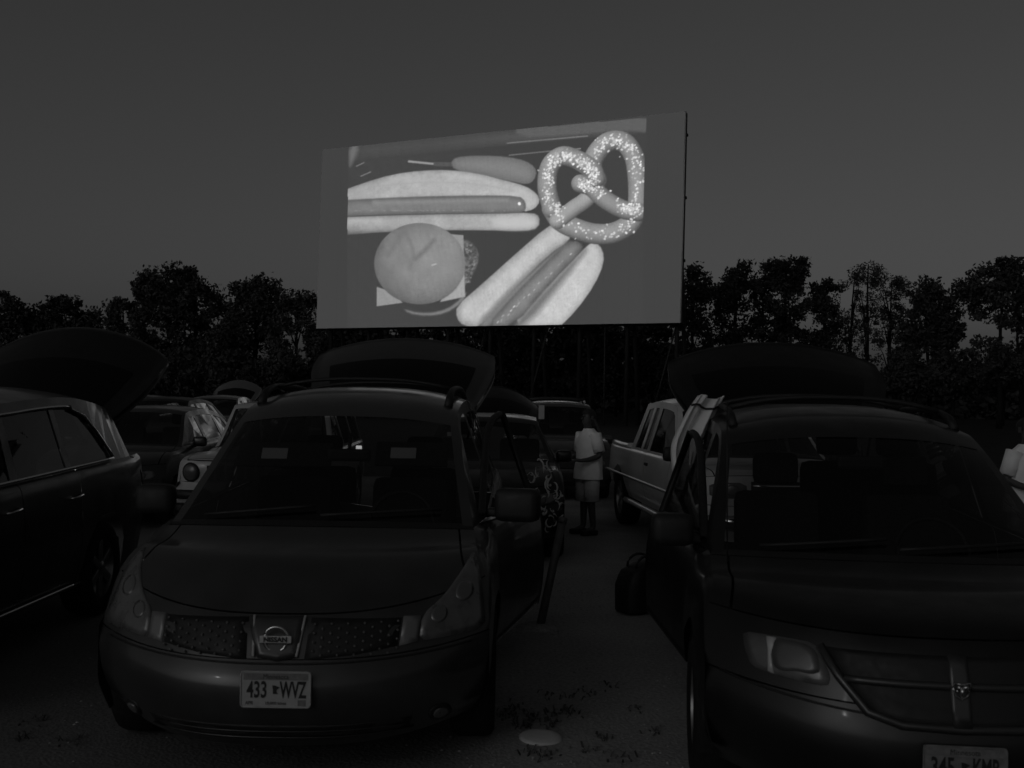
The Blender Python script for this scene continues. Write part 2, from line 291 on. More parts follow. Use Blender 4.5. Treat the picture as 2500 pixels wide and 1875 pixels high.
# ------------------------------------------------------------------ screen tower
BR = P(1661, 788, 62.0); rb = ray(772, 802); rr = ray(1661, 788)
BLd = (BR.z - CAM_H) / rb.z * rb.y; BL = P(772, 802, BLd)
ux = (BR - BL); W_S = ux.length; ux.normalize()
lo, hi = 40.0, 80.0
for _ in range(60):
    md = (lo + hi) / 2
    q0 = (P(1673, 272, lo) - BR).dot(ux); qm = (P(1673, 272, md) - BR).dot(ux)
    if q0 * qm <= 0: hi = md
    else: lo = md
TR = P(1673, 272, lo); uy = (TR - BR); H_S = uy.length; uy.normalize(); un = ux.cross(uy)   # un points to the camera side
if un.y > 0: un = -un
tower = empty('movie_screen', Vector((BL.x + BR.x, BL.y + BR.y, 0)) / 2)
TL0 = tower.location.copy()
tag(tower, 'wide white drive-in movie screen showing hot dogs, burger and pretzel', 'screen')
smat = bpy.data.materials.new('screen_surface'); smat.use_nodes = True
t = smat.node_tree; b = t.nodes['Principled BSDF']; b.inputs['Roughness'].default_value = 0.9; b.inputs['Specular IOR Level'].default_value = 0.1
b.inputs['Base Color'].default_value = (0.56, 0.56, 0.56, 1)
at = t.nodes.new('ShaderNodeAttribute'); at.attribute_name = 'projected_light'
t.links.new(at.outputs['Fac'], b.inputs['Emission Strength']); b.inputs['Emission Color'].default_value = (1, 1, 1, 1)
AMB = 0.054                                   # sky light the white surface already returns
NP, NC, NR = 16, 34, 300
cinv = CAM_R.transposed()
for k in range(NP):
    s = np.linspace(k / NP, (k + 1) / NP, NC); s[0] += 0.00003; s[-1] -= 0.00003
    tt = np.linspace(0, 1, NR); S, T = np.meshgrid(s, tt, indexing='ij')
    Pw = np.array(BL)[None, None] + S[..., None] * W_S * np.array(ux) + T[..., None] * H_S * np.array(uy)
    Pc = (Pw - np.array((0, 0, CAM_H))) @ np.array(cinv).T
    px = CX + FPX * Pc[..., 0] / -Pc[..., 2]; py = CY - FPX * Pc[..., 1] / -Pc[..., 2]
    val = paint_picture((px - 740) * 2.304, (py - 240) * 2.304)
    lin = np.where(val < 0, 0, np.maximum(np.where(val / 255 <= .04045, val / 255 / 12.92, ((np.maximum(val, 0) / 255 + .055) / 1.055)**2.4) - AMB, 0))
    V = (Pw - np.array(TL0)).reshape(-1, 3)
    f = [(i * NR + j, (i + 1) * NR + j, (i + 1) * NR + j + 1, i * NR + j + 1) for i in range(NC - 1) for j in range(NR - 1)]
    o = mk('panel', V, f, smat, tower, False)
    a = o.data.attributes.new('projected_light', 'FLOAT', 'POINT'); a.data.foreach_set('value', lin.reshape(-1))
def scr(s, t_, dn): return BL + ux * (W_S * s) + uy * (H_S * t_) + un * dn - TL0
bm = bmesh.new()                              # backing wall and edge caps
vv = [bm.verts.new(scr(s, t_, dn)) for dn in (-0.03, -0.45) for s, t_ in ((0, 0), (1, 0), (1, 1), (0, 1))]
for f in ((0, 1, 2, 3), (7, 6, 5, 4), (0, 4, 5, 1), (1, 5, 6, 2), (2, 6, 7, 3), (3, 7, 4, 0)): bm.faces.new([vv[i] for i in f])
bm_obj('backing', bm, M['darksteel'], tower)
tube('edge_trim', [scr(1.001, 0, .02), scr(1.001, 1, .02)], 0.045, M['pale'], tower, 6)
for s in (0.02, 0.14, 0.26, 0.38, 0.50, 0.62, 0.74, 0.86, 0.98):
    for dn in (-0.9, -3.2):
        a = scr(s, 0, dn); top_ = scr(s, 0.96 if dn > -2 else 0.55, dn if dn > -2 else -1.0)
        foot = Vector((a.x, a.y, -0.3)); tube('post', [foot, top_], 0.13, M['darksteel'], tower, 8)
for t_ in (0.0, 0.3, 0.6, 0.9):
    tube('cross_beam', [scr(0.0, t_, -0.62), scr(1.0, t_, -0.62)], 0.10, M['darksteel'], tower, 6)
for s in (0.43, 0.60, 0.92):
    tube('brace', [Vector((scr(s, 0, -.9).x, scr(s, 0, -.9).y, 0.2)), scr(s + .06, 0.0, -0.9)], 0.06, M['darksteel'], tower, 6)
tube('downpipe', [Vector((scr(.815, 0, -.3).x, scr(.815, 0, -.3).y, -0.2)), scr(.815, 0, -.3)], 0.05, M['darksteel'], tower, 6)

# ------------------------------------------------------------------ trees
def leaf_mesh(name, C, size, m, parent, rng, droop=0.0):
    n = len(C); a = rng.normal(size=(n, 3)); a /= np.linalg.norm(a, axis=1)[:, None]
    b_ = np.cross(a, rng.normal(size=(n, 3))); b_ /= np.linalg.norm(b_, axis=1)[:, None]
    sz = size * rng.uniform(0.55, 1.3, n)[:, None]; L = a * sz; Wd = b_ * sz * 0.55
    V = np.stack([C - L, C + Wd, C + L, C - Wd], 1).reshape(-1, 3)
    me = bpy.data.meshes.new(name); me.vertices.add(n * 4); me.vertices.foreach_set('co', V.reshape(-1))
    me.loops.add(n * 4); me.loops.foreach_set('vertex_index', np.arange(n * 4)); me.polygons.add(n); me.polygons.foreach_set('loop_start', np.arange(n) * 4)
    me.update(calc_edges=True); return put(name, me, m, parent)
def tree(label, d, blobs, trunks, dens=1.0, size=0.26, m='leaf', seed=0, clump=0.75, group=None, name='leafy_tree', limbs=10, per=34):
    rng = np.random.RandomState(seed + 11)
    x0 = P(trunks[0][0], 960, d).x
    root = empty(name, (x0, d, 0)); tag(root, label, 'tree', group)
    C = []; cents = []
    for (cx, cy, rx, ry) in blobs:
        c = np.array(P(cx, cy, d)) - np.array((x0, d, 0)); ax = rx * d / FPX; az = ry * d / FPX; ay = min(ax, 3.2)
        nclump = max(6, int(dens * 3.0 * (ax * az * 2.4 + ax + az) / clump))
        u = rng.normal(size=(nclump, 3)); u /= np.linalg.norm(u, axis=1)[:, None]; u *= rng.uniform(0.35, 1.0, nclump)[:, None]**0.5
        cc = c + u * np.array((ax, ay, az)) * 0.93
        for q in cc:
            cents.append(q); r_ = clump * rng.uniform(0.45, 1.15); k = int(per * 2.1 * rng.uniform(.5, 1.4))
            C.append(q + np.clip(rng.normal(size=(k, 3)), -1.5, 1.5) * r_ * np.array((.52, .52, .42)) * rng.uniform(.7, 1.25))
    C = np.concatenate(C); C = C[C[:, 2] > 0.1]
    leaf_mesh('crown', C, size * .62, M[m], root, rng)
    cents = np.array(cents)
    for (tx, ttx, tty) in trunks:
        bm = bmesh.new(); b0 = np.array((P(tx, 960, d).x - x0, 0, -0.2)); t1 = np.array(P(ttx, tty, d)) - np.array((x0, d, 0)); h = t1[2]
        n = 9; pts = []
        for i in range(n):
            f = i / (n - 1); q = b0 * (1 - f) + t1 * f; q = q + np.array((math.sin(f * 5 + seed) * .12, math.cos(f * 4 + seed) * .12, 0)) * (f * (1 - f) * 4); pts.append(q)
        add_tube(bm, pts, [0.20 * (1 - .8 * i / (n - 1)) * max(.6, h / 11) for i in range(n)], 7)
        near = cents[np.argsort(np.abs(cents[:, 0] - (b0[0] + t1[0]) / 2) + rng.uniform(0, 1.5, len(cents)))][:limbs * 2: 2]
        for c in near:
            f = min(max((c[2] * .72) / max(h, .1), .2), .95); s0 = b0 * (1 - f) + t1 * f
            midp = (s0 + c) / 2 + np.array((0, 0, .25)); add_tube(bm, [s0, midp, c], [.07, .045, .018], 5)
        bm_obj('trunk', bm, M['bark'], root, True)
    return root
LG, RG = 'trees left of the screen', 'trees right of the screen'
tree('hazy low dark tree at the far left picture edge', 95, [(20, 765, 48, 52), (38, 830, 62, 80), (30, 905, 70, 50)], [(30, 25, 730)], .9, .30, seed=1, group=LG)
tree('broad low round tree just right of the far left edge tree', 96, [(150, 770, 58, 50), (205, 790, 46, 48), (110, 800, 44, 50), (165, 860, 85, 80), (130, 915, 80, 45)], [(160, 158, 740)], .9, .30, seed=2, group=LG)
tree('small tree tucked against the left side of the tallest left tree', 92, [(300, 768, 38, 44), (285, 840, 52, 70), (300, 915, 60, 45)], [(298, 300, 740)], .9, .28, seed=3, group=LG)
tree('tallest dark tree on the left with a flat ragged top', 84, [(400, 700, 66, 54), (362, 712, 36, 48), (455, 696, 42, 46), (470, 745, 88, 60), (420, 810, 115, 90), (380, 890, 80, 70), (480, 900, 80, 60)], [(415, 405, 660), (470, 480, 720)], 1.0, .26, seed=4, group=LG)
tree('ragged tree with drooping top halfway between tallest left tree and screen', 80, [(640, 714, 48, 40), (598, 722, 36, 34), (610, 790, 85, 70), (655, 770, 50, 50), (560, 850, 70, 80), (600, 905, 60, 50)], [(615, 630, 690)], 1.0, .25, seed=5, group=LG)
tree('sparse tree touching the left edge of the screen', 78, [(735, 745, 34, 36), (700, 740, 30, 28), (690, 810, 40, 50), (755, 770, 30, 50), (690, 890, 50, 55), (790, 850, 40, 40)], [(715, 730, 720)], .72, .22, 'leaf2', seed=6, group=LG)
tree('dense tree touching the right edge of the screen', 82, [(1690, 690, 40, 46), (1712, 715, 24, 34), (1680, 760, 46, 60), (1700, 830, 50, 60), (1670, 900, 60, 60)], [(1690, 1692, 660)], .85, .24, seed=7, group=RG)
tree('narrow pointed tree second from the screen on the right', 83, [(1800, 672, 30, 36), (1788, 720, 46, 46), (1760, 740, 32, 40), (1790, 790, 50, 60), (1770, 860, 50, 60), (1790, 920, 50, 40)], [(1792, 1800, 650)], .8, .24, seed=8, group=RG)
tree('bushy tall tree with a broad top third from the screen', 84, [(1925, 672, 42, 48), (1895, 668, 36, 40), (1950, 660, 24, 32), (1858, 712, 36, 44), (1920, 745, 55, 60), (1880, 790, 50, 60), (1930, 840, 50, 70), (1890, 910, 60, 50)], [(1915, 1920, 640), (1872, 1860, 690)], .85, .24, seed=9, group=RG)
tree('short dark tree between the broad tree and the airy tree', 86, [(2020, 715, 36, 32), (1990, 735, 32, 36), (2025, 780, 36, 50), (2000, 850, 40, 50), (2000, 920, 50, 40)], [(2010, 2015, 700)], .8, .24, seed=10, group=RG)
tree('airy tree with thin trunks and sky showing through its crown', 88, [(2120, 668, 38, 34), (2085, 690, 34, 36), (2165, 700, 44, 40), (2200, 705, 22, 22), (2120, 740, 36, 36), (2180, 750, 30, 30), (2075, 790, 34, 34), (2060, 850, 22, 24), (2140, 838, 18, 22), (2095, 815, 40, 34), (2165, 800, 34, 40), (2110, 875, 46, 30), (2190, 860, 30, 40)], [(2110, 2120, 645), (2160, 2178, 690), (2060, 2085, 690)], .62, .16, 'leaf2', seed=12, clump=.62, group=RG, limbs=14, per=30)
tree('low thin bush line of saplings under the airy tree', 90, [(2050, 915, 40, 40), (2110, 935, 40, 26), (2180, 930, 50, 40)], [(2110, 2110, 920)], .6, .24, seed=13, group=RG, name='sapling_thicket')
tree('solid dark tree between the airy tree and right edge tree', 84, [(2260, 720, 46, 38), (2300, 738, 38, 32), (2250, 790, 62, 60), (2310, 800, 46, 60), (2260, 860, 80, 70), (2270, 930, 80, 40)], [(2270, 2262, 690)], 1.0, .26, seed=14, group=RG)
tree('largest tree at the right picture edge with leaves to the ground', 72, [(2455, 668, 46, 44), (2410, 690, 46, 44), (2490, 690, 50, 60), (2370, 705, 36, 36), (2430, 750, 56, 50), (2520, 760, 60, 80), (2400, 870, 62, 52), (2470, 900, 36, 44), (2540, 880, 70, 80)], [(2440, 2450, 650), (2500, 2480, 700)], .85, .24, seed=15, group=RG)
for i, cx in enumerate((-20, 130, 280, 430, 560, 680)):
    tree('%s low bush from the left in front of the left trees' % ('first second third fourth fifth sixth'.split()[i]), 76, [(cx, 905, 75, 46), (cx + 45, 925, 70, 40), (cx - 40, 930, 70, 36)], [(cx, cx, 890)], .8, .27, seed=60 + i, group='low bushes left', name='bush', limbs=4)
for i, cx in enumerate((1720, 1840, 1960, 2230, 2330, 2450)):
    tree('%s low bush from the screen in front of the right trees' % ('first second third fourth fifth sixth'.split()[i]), 80, [(cx, 900, 60, 46), (cx + 45, 925, 66, 40), (cx - 40, 930, 66, 36)], [(cx, cx, 890)], .8, .27, seed=70 + i, group='low bushes right', name='bush', limbs=4)
for i, cx in enumerate(range(800, 1680, 88)):
    tree('%s low dark tree from the left under and behind the screen' % ('first second third fourth fifth sixth seventh eighth ninth tenth eleventh'.split()[i]), 92, [(cx, 830, 60, 55), (cx + 25, 890, 66, 60), (cx - 20, 930, 66, 40)], [(cx, cx, 800)], .9, .32, seed=30 + i, group='low trees behind the screen', name='understory_tree', limbs=5)
rng = np.random.RandomState(99)
n = 30000; xs = rng.uniform(-72, 78, n); zs = rng.uniform(0, 1, n)**0.8 * (3.4 + 1.3 * np.sin(xs * .31) + .8 * np.sin(xs * .83 + 1))
tag(leaf_mesh('far_woodland', np.stack([xs, 112 + rng.uniform(-4, 4, n), zs], 1), .42, M['leaf'], None, rng), 'low black woodland edge behind the trees', 'woodland', kind='stuff')

# ------------------------------------------------------------------ vehicles
# A vehicle is lofted from a table of stations along its length, front at local y = 0, rear at +y:
# (y, z on the centre line, half width, how far the edge sits back, how far the edge sits up)
class Car:
    def __init__(s, name, label, cat, loc, yaw, K, wmax=0.97, zbelt=1.1, zr=0.24, yend=4.8, axles=(0.95, 4.0), wr=0.33, p=2.6, group=None, hood=4, cowl=6, head=7, belt_in=0.07):
        s.root = empty(name, (loc[0], loc[1], 0), yaw); tag(s.root, label, cat, group)
        s.K = np.array(K, float); s.p = p; s.wmax, s.zbelt, s.zr, s.yend, s.axles, s.wr = wmax, zbelt, zr, yend, axles, wr
        s.kh, s.kc, s.kd = hood, cowl, head; s.belt_in = belt_in
        s.Mw = Matrix.Translation((loc[0], loc[1], 0)) @ Matrix.Rotation(yaw, 4, 'Z'); s.Mi = s.Mw.inverted()
        n = len(K) - 1
        ts = np.linspace(hood - 1.0, n, 240); s.E = np.array([s.S(t_, 1.0) for t_ in ts])
        o_ = np.argsort(s.E[:, 1]); s.E = s.E[o_]
        s.ycw = s.S(cowl, 1.0)[1]; s.yhd = s.S(head, 1.0)[1]
        v, f = grid(90, 41, lambda a, b_: s.S(a * n, b_ * 2 - 1)); s.bvh = BVHTree.FromPolygons([Vector(q) for q in v], f)
        s.y0 = float(s.S(2, 1.0)[1])
    def S(s, t_, u):
        y, z, w_, dy, dz = catmull(s.K, t_); a = abs(u)
        return np.array((w_ * u, y + dy * a**s.p, z + dz * a**s.p))
    def edge(s, y): return np.interp(y, s.E[:, 1], s.E[:, 0]), np.interp(y, s.E[:, 1], s.E[:, 2])
    def belt(s, y):
        xe, ze = s.edge(y)
        if y <= s.ycw: return xe, ze
        f = min((y - s.ycw) / 0.5, 1); x0, z0 = s.edge(s.ycw); g = (y - s.ycw) / (s.yend - s.ycw)
        taper = 0.06 * max(0, (y - s.yend + 0.9) / 0.9)**2
        return x0 + (s.wmax - s.belt_in - x0) * f - taper, z0 + (s.zbelt - z0) * g
    def green(s, y, z):                       # x of the greenhouse side at a given height
        xb, zb = s.belt(y); xe, ze = s.edge(y)
        f = 0 if ze - zb < 1e-3 else min(max((z - zb) / (ze - zb), 0), 1); return xb + (xe - xb) * f
    def side_prof(s, y, n=40):
        xb, zb = s.belt(y); f = min(max((y - s.y0) / 0.7, 0), 1); g = max(0, (y - s.yend + 0.6) / 0.6)
        wm = (s.K[2][2]) + (s.wmax - s.K[2][2]) * f**.6 - 0.07 * g**2; wm = max(wm, xb); zr = s.zr
        tab = [np.array(q) for q in ((xb, zb), (xb + (wm - xb) * .62, zb - 0.07 * (zb - zr)), (wm, zb - .36 * (zb - zr)), (wm - .005, zr + .32 * (zb - zr)), (wm - 0.06, zr))]
        return [catmull(tab, 4 * k / (n - 1)) for k in range(n)]
    def zlow(s, y):
        z = s.zr
        for ya in s.axles:
            r_ = s.wr + 0.06
            if abs(y - ya) < r_: z = max(z, s.wr + math.sqrt(r_ * r_ - (y - ya)**2))
        return z
    def side_col(s, y, n=14, inset=0.0, zmin=0.0):
        pr = [q for q in s.side_prof(y) if q[1] >= max(s.zlow(y), zmin)] or s.side_prof(y)[:2]
        idx = np.linspace(0, len(pr) - 1, n); a = np.array(pr)
        return [(np.interp(i, range(len(pr)), a[:, 0]) - inset, y, np.interp(i, range(len(pr)), a[:, 1])) for i in idx]
    def skin(s, name, t0, t1, u0, u1, m, nu=24, nt_=16, parent=None):
        v, f = grid(nt_, nu, lambda a, b_: s.S(t0 + (t1 - t0) * a, u0 + (u1 - u0) * b_)); return mk(name, v, f, m, parent or s.root)
    def side(s, name, y0, y1, m, sg, T=None, thick=0.0, parent=None, zmin=0.0):
        ys = sorted(set(list(np.linspace(y0, y1, max(3, int((y1 - y0) / .06)))) + [ya + q * (s.wr + .06) for ya in s.axles for q in (-.999, .999) if y0 < ya + q * (s.wr + .06) < y1]))
        n = 14; cols = [s.side_col(y, n, 0.0, zmin) for y in ys]; v = [q for c in cols for q in c]; L = len(ys)
        f = [(i * n + j, (i + 1) * n + j, (i + 1) * n + j + 1, i * n + j + 1) for i in range(L - 1) for j in range(n - 1)]
        if thick:
            k = len(v); v += [(q[0] - thick, q[1], q[2]) for q in v]; f += [tuple(k + i for i in q[::-1]) for q in f]
            loop = [i * n for i in range(L)] + [(L - 1) * n + j for j in range(1, n)] + [i * n + n - 1 for i in range(L - 2, -1, -1)] + [j for j in range(n - 2, 0, -1)]
            for a, b_ in zip(loop, loop[1:] + loop[:1]): f.append((a, b_, b_ + k, a + k))
        v = [Vector((sg * q[0], q[1], q[2])) for q in v]
        if T is not None: v = [T @ q for q in v]
        return mk(name, v, f, m, parent or s.root)
    def win_poly(s, y0b, y0t, y1b, y1t, top=0.075, bot=0.03, n=8):   # a side window outline in (y, z)
        bt = [(y0b + (y1b - y0b) * k / n, 0) for k in range(n + 1)]; tp = [(y1t + (y0t - y1t) * k / n, 0) for k in range(n + 1)]
        return [(y, s.belt(y)[1] + bot) for y, _ in bt] + [(y, s.edge(y)[1] - top) for y, _ in tp]
    def frame(s, wins, y1b, y1t, m, sg, y0=None):
        n = 26; y0 = y0 or s.ycw
        outer = [(y, s.belt(y)[1] + .002) for y in np.linspace(y0, y1b, n)] + [(y, s.edge(y)[1]) for y in np.linspace(y1t, y0, n)[:-1]]
        bm = bmesh.new(); es = []
        for lp in [outer] + wins:
            vs_ = [bm.verts.new((0, y, z)) for y, z in lp]; es += [bm.edges.new((vs_[i], vs_[(i + 1) % len(vs_)])) for i in range(len(vs_))]
        bmesh.ops.triangle_fill(bm, use_beauty=True, use_dissolve=False, edges=es)
        for v in bm.verts: v.co.x = sg * s.green(v.co.y, v.co.z)
        bmesh.ops.recalc_face_normals(bm, faces=bm.faces)
        return bm_obj('window_frame', bm, m, s.root, False)
    def glass(s, poly, m, sg, T=None, parent=None, off=0.008, name='side_window'):
        v = [Vector((sg * (s.green(y, z) - off), y, z)) for y, z in poly]; v = [T @ q for q in v] if T is not None else v
        c = sum(v, Vector()) / len(v); k = len(v); return mk(name, v + [c], [(i, (i + 1) % k, k) for i in range(k)], m, parent or s.root, False)
    def loop_tube(s, name, poly, rad, m, sg, T=None, parent=None, off=-0.004, closed=True):
        v = [Vector((sg * (s.green(y, z) - off), y, z)) for y, z in poly]; v = [T @ q for q in v] if T is not None else v
        return tube(name, v, rad, m, parent or s.root, 6, closed)
    def wheel(s, ya, sg, rim='rim'):
        c = Vector((sg * (s.wmax - 0.13), ya, s.wr)); A = Matrix.Translation(c) @ Matrix.Diagonal((sg, 1, 1, 1)); r_ = s.wr
        wh = empty('wheel', (0, 0, 0)); wh.parent = s.root
        bm = bmesh.new(); add_lathe(bm, [(r_ * .62, .10), (r_ * .70, .115), (r_ * .90, .115), (r_ * .97, .10), (r_, .07), (r_, -.07), (r_ * .95, -.11), (r_ * .6, -.11)], A, 32); bm_obj('tyre', bm, M['rubber'], wh, True)
        bm = bmesh.new(); add_lathe(bm, [(r_ * .62, .10), (r_ * .60, .06), (r_ * .56, .02), (r_ * .2, .02), (.001, .03)], A, 32)
        for k in range(6):
            Rm = Matrix.Rotation(k * math.pi / 3, 3, 'X'); add_box(bm, A @ (Rm @ Vector((.075, 0, r_ * .34))), (.03, .06, r_ * .52), .008, Rm)
        add_lathe(bm, [(.001, .10), (.05, .098), (.06, .08), (.06, .03)], A, 14); bm_obj('rim', bm, M[rim], wh, True)
    def hit_px(s, px, py):
        o_ = s.Mi @ Vector((0, 0, CAM_H)); d_ = (s.Mi.to_3x3() @ ray(px, py)).normalized(); r_ = s.bvh.ray_cast(o_, d_); return r_
    def hit_xz(s, x, z): return s.bvh.ray_cast(Vector((x, -3, z)), Vector((0, 1, 0)))
    def px2xz(s, pts):                        # outline seen in the photograph, carried onto the body, as (x, z) seen from the front
        res = []; c = np.mean(np.array(pts, float), 0)
        for q in pts:
            q = np.array(q, float)
            for k in range(25):
                h = s.hit_px(*(q + (c - q) * k * .03))
                if h[0] is not None: break
            if h[0] is not None: res.append((h[0].x, h[0].z))
        return res
    def patch(s, name, xz, m, off=0.006, rings=5, mirror=False, parent=None, bulge=0.0, smooth_in=0, inset=None):
        pts = [np.array(q, float) for q in xz]
        for _ in range(smooth_in):
            pts = [q for i in range(len(pts)) for q in (pts[i] * .8 + pts[(i + 1) % len(pts)] * .2, pts[i] * .2 + pts[(i + 1) % len(pts)] * .8)]
        dn = []
        for i in range(len(pts)):
            a, b_ = pts[i], pts[(i + 1) % len(pts)]; k = max(1, int(np.linalg.norm(b_ - a) / .06)); dn += [a + (b_ - a) * j / k for j in range(k)]
        pts = dn
        c = np.mean(pts, 0); V = []; n = len(pts)
        def on(q, o_):
            h = s.hit_xz(q[0], q[1])
            if h[0] is None:
                for k in range(1, 20):
                    h = s.hit_xz(*(q + (c - q) * k * .04))
                    if h[0] is not None: break
            if h[0] is None: return Vector((q[0], .3, q[1]))
            nn = h[1] if h[1].y < 0 else -h[1]; return Vector((q[0], h[0].y, q[1])) + nn * o_
        for r_ in range(rings):
            f = 1 - r_ / rings; e = off + bulge * (1 - f * f)
            V += [on(c + (q - c) * f, e) for q in pts]
        V.append(on(c, off + bulge)); k0 = len(V)
        F = [(r_ * n + i, r_ * n + (i + 1) % n, (r_ + 1) * n + (i + 1) % n, (r_ + 1) * n + i) for r_ in range(rings - 1) for i in range(n)]
        F += [((rings - 1) * n + i, (rings - 1) * n + (i + 1) % n, k0 - 1) for i in range(n)]
        V += [on(q, -0.02) for q in pts]; F += [(i, k0 + i, k0 + (i + 1) % n, (i + 1) % n) for i in range(n)]
        if mirror: V = [Vector((-q.x, q.y, q.z)) for q in V]
        return mk(name, V, F, m, parent or s.root, True)
    def strip(s, name, line, rad, m, off=0.004, parent=None):
        v = []
        for x, z in line:
            h = s.hit_xz(x, z)
            if h[0] is not None: v.append(h[0] + (h[1] if h[1].y < 0 else -h[1]) * off)
        return tube(name, v, rad, m, parent or s.root, 6)
    def mirror_glass(s, y, z, x, m, sg, T=None, size=(.22, .14, .17)):
        mm = empty('side_mirror', (0, 0, 0)); mm.parent = s.root; bm = bmesh.new(); c = Vector((sg * (x + size[0] * .55), y, z))
        add_box(bm, c, size, .045); add_box(bm, Vector((sg * (x + .01), y + .02, z - .05)), (.10, .07, .05), .015)
        if T is not None: bmesh.ops.transform(bm, matrix=T, verts=bm.verts)
        bm_obj('housing', bm, m, mm, True)
        bm = bmesh.new(); add_box(bm, c + Vector((0, size[1] * .5, 0)), (size[0] * .8, .006, size[2] * .75), 0)
        if T is not None: bmesh.ops.transform(bm, matrix=T, verts=bm.verts)
        bm_obj('mirror', bm, M['chrome'], mm)
    def plate(s, x, z, number, off=0.02, face='plate', w=.305, h=.155):
        hh = s.hit_xz(x, z); y = hh[0].y - off
        pl = box('license_plate', (x, y, z), (w, .008, h), M[face], s.root, .003)
        fr = Matrix.Translation((x, y - .0052, z)) @ Matrix.Rotation(R(90), 4, 'X')
        def tx(body, size, dx, dz, sx=1.0, bold=0.0, mt='ink', nm='plate_number'):
            me = text_mesh(body, size, .0008, sx, bold); me.transform(fr @ Matrix.Translation((dx, dz, 0))); put(nm, me, M[mt], pl)
        box('plate_band', (x, y - .0046, z + h * .36), (w * .93, .001, h * .19), M['plateband'], pl)
        a, b_ = number; tx(a, .100, -.082, -.004, .60, .0022); tx(b_, .100, .076, -.004, .50, .0026)
        tx('Minnesota', .03, 0, h * .36, .9, 0, 'ink', 'plate_lettering'); tx('10,000 lakes', .019, 0, -h * .385, 1, 0, 'ink', 'plate_lettering'); tx('APR', .022, -.115, -h * .385, .9, 0, 'ink', 'plate_lettering')
        me = bpy.data.meshes.new('state_mark'); q = [(-.016, .020), (-.004, .020), (.020, .010), (.006, 0), (.004, -.010), (.012, -.020), (-.012, -.020), (-.013, 0)]
        me.from_pydata([tuple(fr @ Vector((a_ * .95, b2 * .95, .001))) for a_, b2 in q], [], [tuple(range(8))]); put('state_mark', me, M['ink'], pl)
        box('date_sticker', (x + .115, y - .0050, z - h * .37), (.036, .001, .026), M['plateband'], pl)
        bm = bmesh.new(); q = [(-w / 2, h / 2), (w / 2, h / 2), (w / 2, -h / 2), (-w / 2, -h / 2)]
        r_ = .014; lp = []
        for (sx, sz), a0 in zip(((1, 1), (-1, 1), (-1, -1), (1, -1)), (0, 90, 180, 270)):
            for k in range(5):
                an = R(a0 + 22.5 * k); lp.append((x + sx * (w / 2 - r_) + r_ * math.cos(an), y - .005, z + sz * (h / 2 - r_) + r_ * math.sin(an)))
        add_tube(bm, lp, .0035, 5, True); bm_obj('plate_rim', bm, M[face], pl, True); return pl
    def seat(s, x, y, z=.62, h=.62):
        st = empty('seat', (0, 0, 0)); st.parent = s.root
        box('cushion', (x, y - .18, z - .02), (.52, .52, .18), M['seatm'], st, .06)
        box('backrest', (x, y + .10, z + h * .5), (.50, .16, h), M['seatm'], st, .06, Matrix.Rotation(R(-12), 3, 'X'))
        hr = box('headrest', (x, y + .20, z + h + .13), (.27, .12, .19), M['seatm'], st, .045, Matrix.Rotation(R(-8), 3, 'X'))
    def tailgate(s, y, z, w0, w1, length, rise, sag, m, gl='glass', rim=True, wmid=None):
        """raised lift gate: hinged at (y, z), free end 'length' back and 'rise' up; sag = how far its corners hang below its middle"""
        g = empty('tailgate', (0, 0, 0)); g.parent = s.root; wmid = wmid or max(w0, w1) * 1.04
        def f(a, b_, o_=0.0):
            u = b_ * 2 - 1; ww = (w0 * (1 - a) + wmid * a * (2 - a) - (wmid - w1) * a**6 * 0.5 - w0 * 0) if False else (w0 + (wmid - w0) * math.sin(min(a / .7, 1) * math.pi / 2) - (wmid - w1) * max(0, (a - .7) / .3)**2)
            au = abs(u); aa = a - 0.05 * a * au**6
            return Vector((ww * .5 * u, y + length * aa + o_ * .25, z + rise * (aa - .10 * math.sin(math.pi * aa)) + .10 * math.sin(math.pi * aa) - sag * au**2.0 * (.5 + .5 * a) - o_ * .8))
        v, fc = grid(14, 21, f); k = len(v); v2, _ = grid(14, 21, lambda a, b_: f(a, b_, .075)); fc2 = [tuple(k + i for i in q[::-1]) for q in fc]
        n = 21; loop = [i * n for i in range(14)] + [13 * n + j for j in range(1, n)] + [i * n + n - 1 for i in range(12, -1, -1)] + [j for j in range(n - 2, 0, -1)]
        fc3 = [(a, b_, b_ + k, a + k) for a, b_ in zip(loop, loop[1:] + loop[:1])]
        mk('gate_panel', v + v2, fc + fc2 + fc3, m, g)
        v, fc = grid(8, 15, lambda a, b_: f(.10 + .46 * a, .10 + .8 * b_, -.006)); mk('rear_window', v, fc, M['tinted'], g)
        v, fc = grid(3, 9, lambda a, b_: f(.02 + .05 * a, .38 + .24 * b_, -.012)); mk('brake_light', v, fc, M['taill'], g)
        for sg in (-1, 1):
            tube('gas_strut', [Vector((sg * w0 * .46, y + .03, z - .34)), f(.42, .5 + sg * .46, .08)], .011, M['plastic'], g, 6)
        return g
    def underbody(s, w_=.74):
        bm = bmesh.new(); add_box(bm, (0, (s.yend + .35) / 2, s.zr + .10), (2 * w_, s.yend - .55, .2), .02); bm_obj('floor_pan', bm, M['trim'], s.root)
    def basic(s, paint, wins, pillars_end, glassm='tinted', doors=(), open_doors=(), rear=True, trimless=False, roof_u=1.0, windshield='glass', fend_end=None, hood_u=.9, bumper_m=None, rimm='rim', rails=False, seats=True, rear_t=None, door_y=None):
        """panels shared by all vehicles"""
        p_ = M[paint]; n = len(s.K) - 1; bp = bumper_m or p_
        s.skin('bumper', 0, 3.0, -1, 1, bp, 30, 14)
        s.skin('front_panel', 3.03, s.kh - .03, -1, 1, bp, 30, 6)
        s.skin('hood', s.kh, s.kc - .03, -hood_u, hood_u, p_, 24, 16)
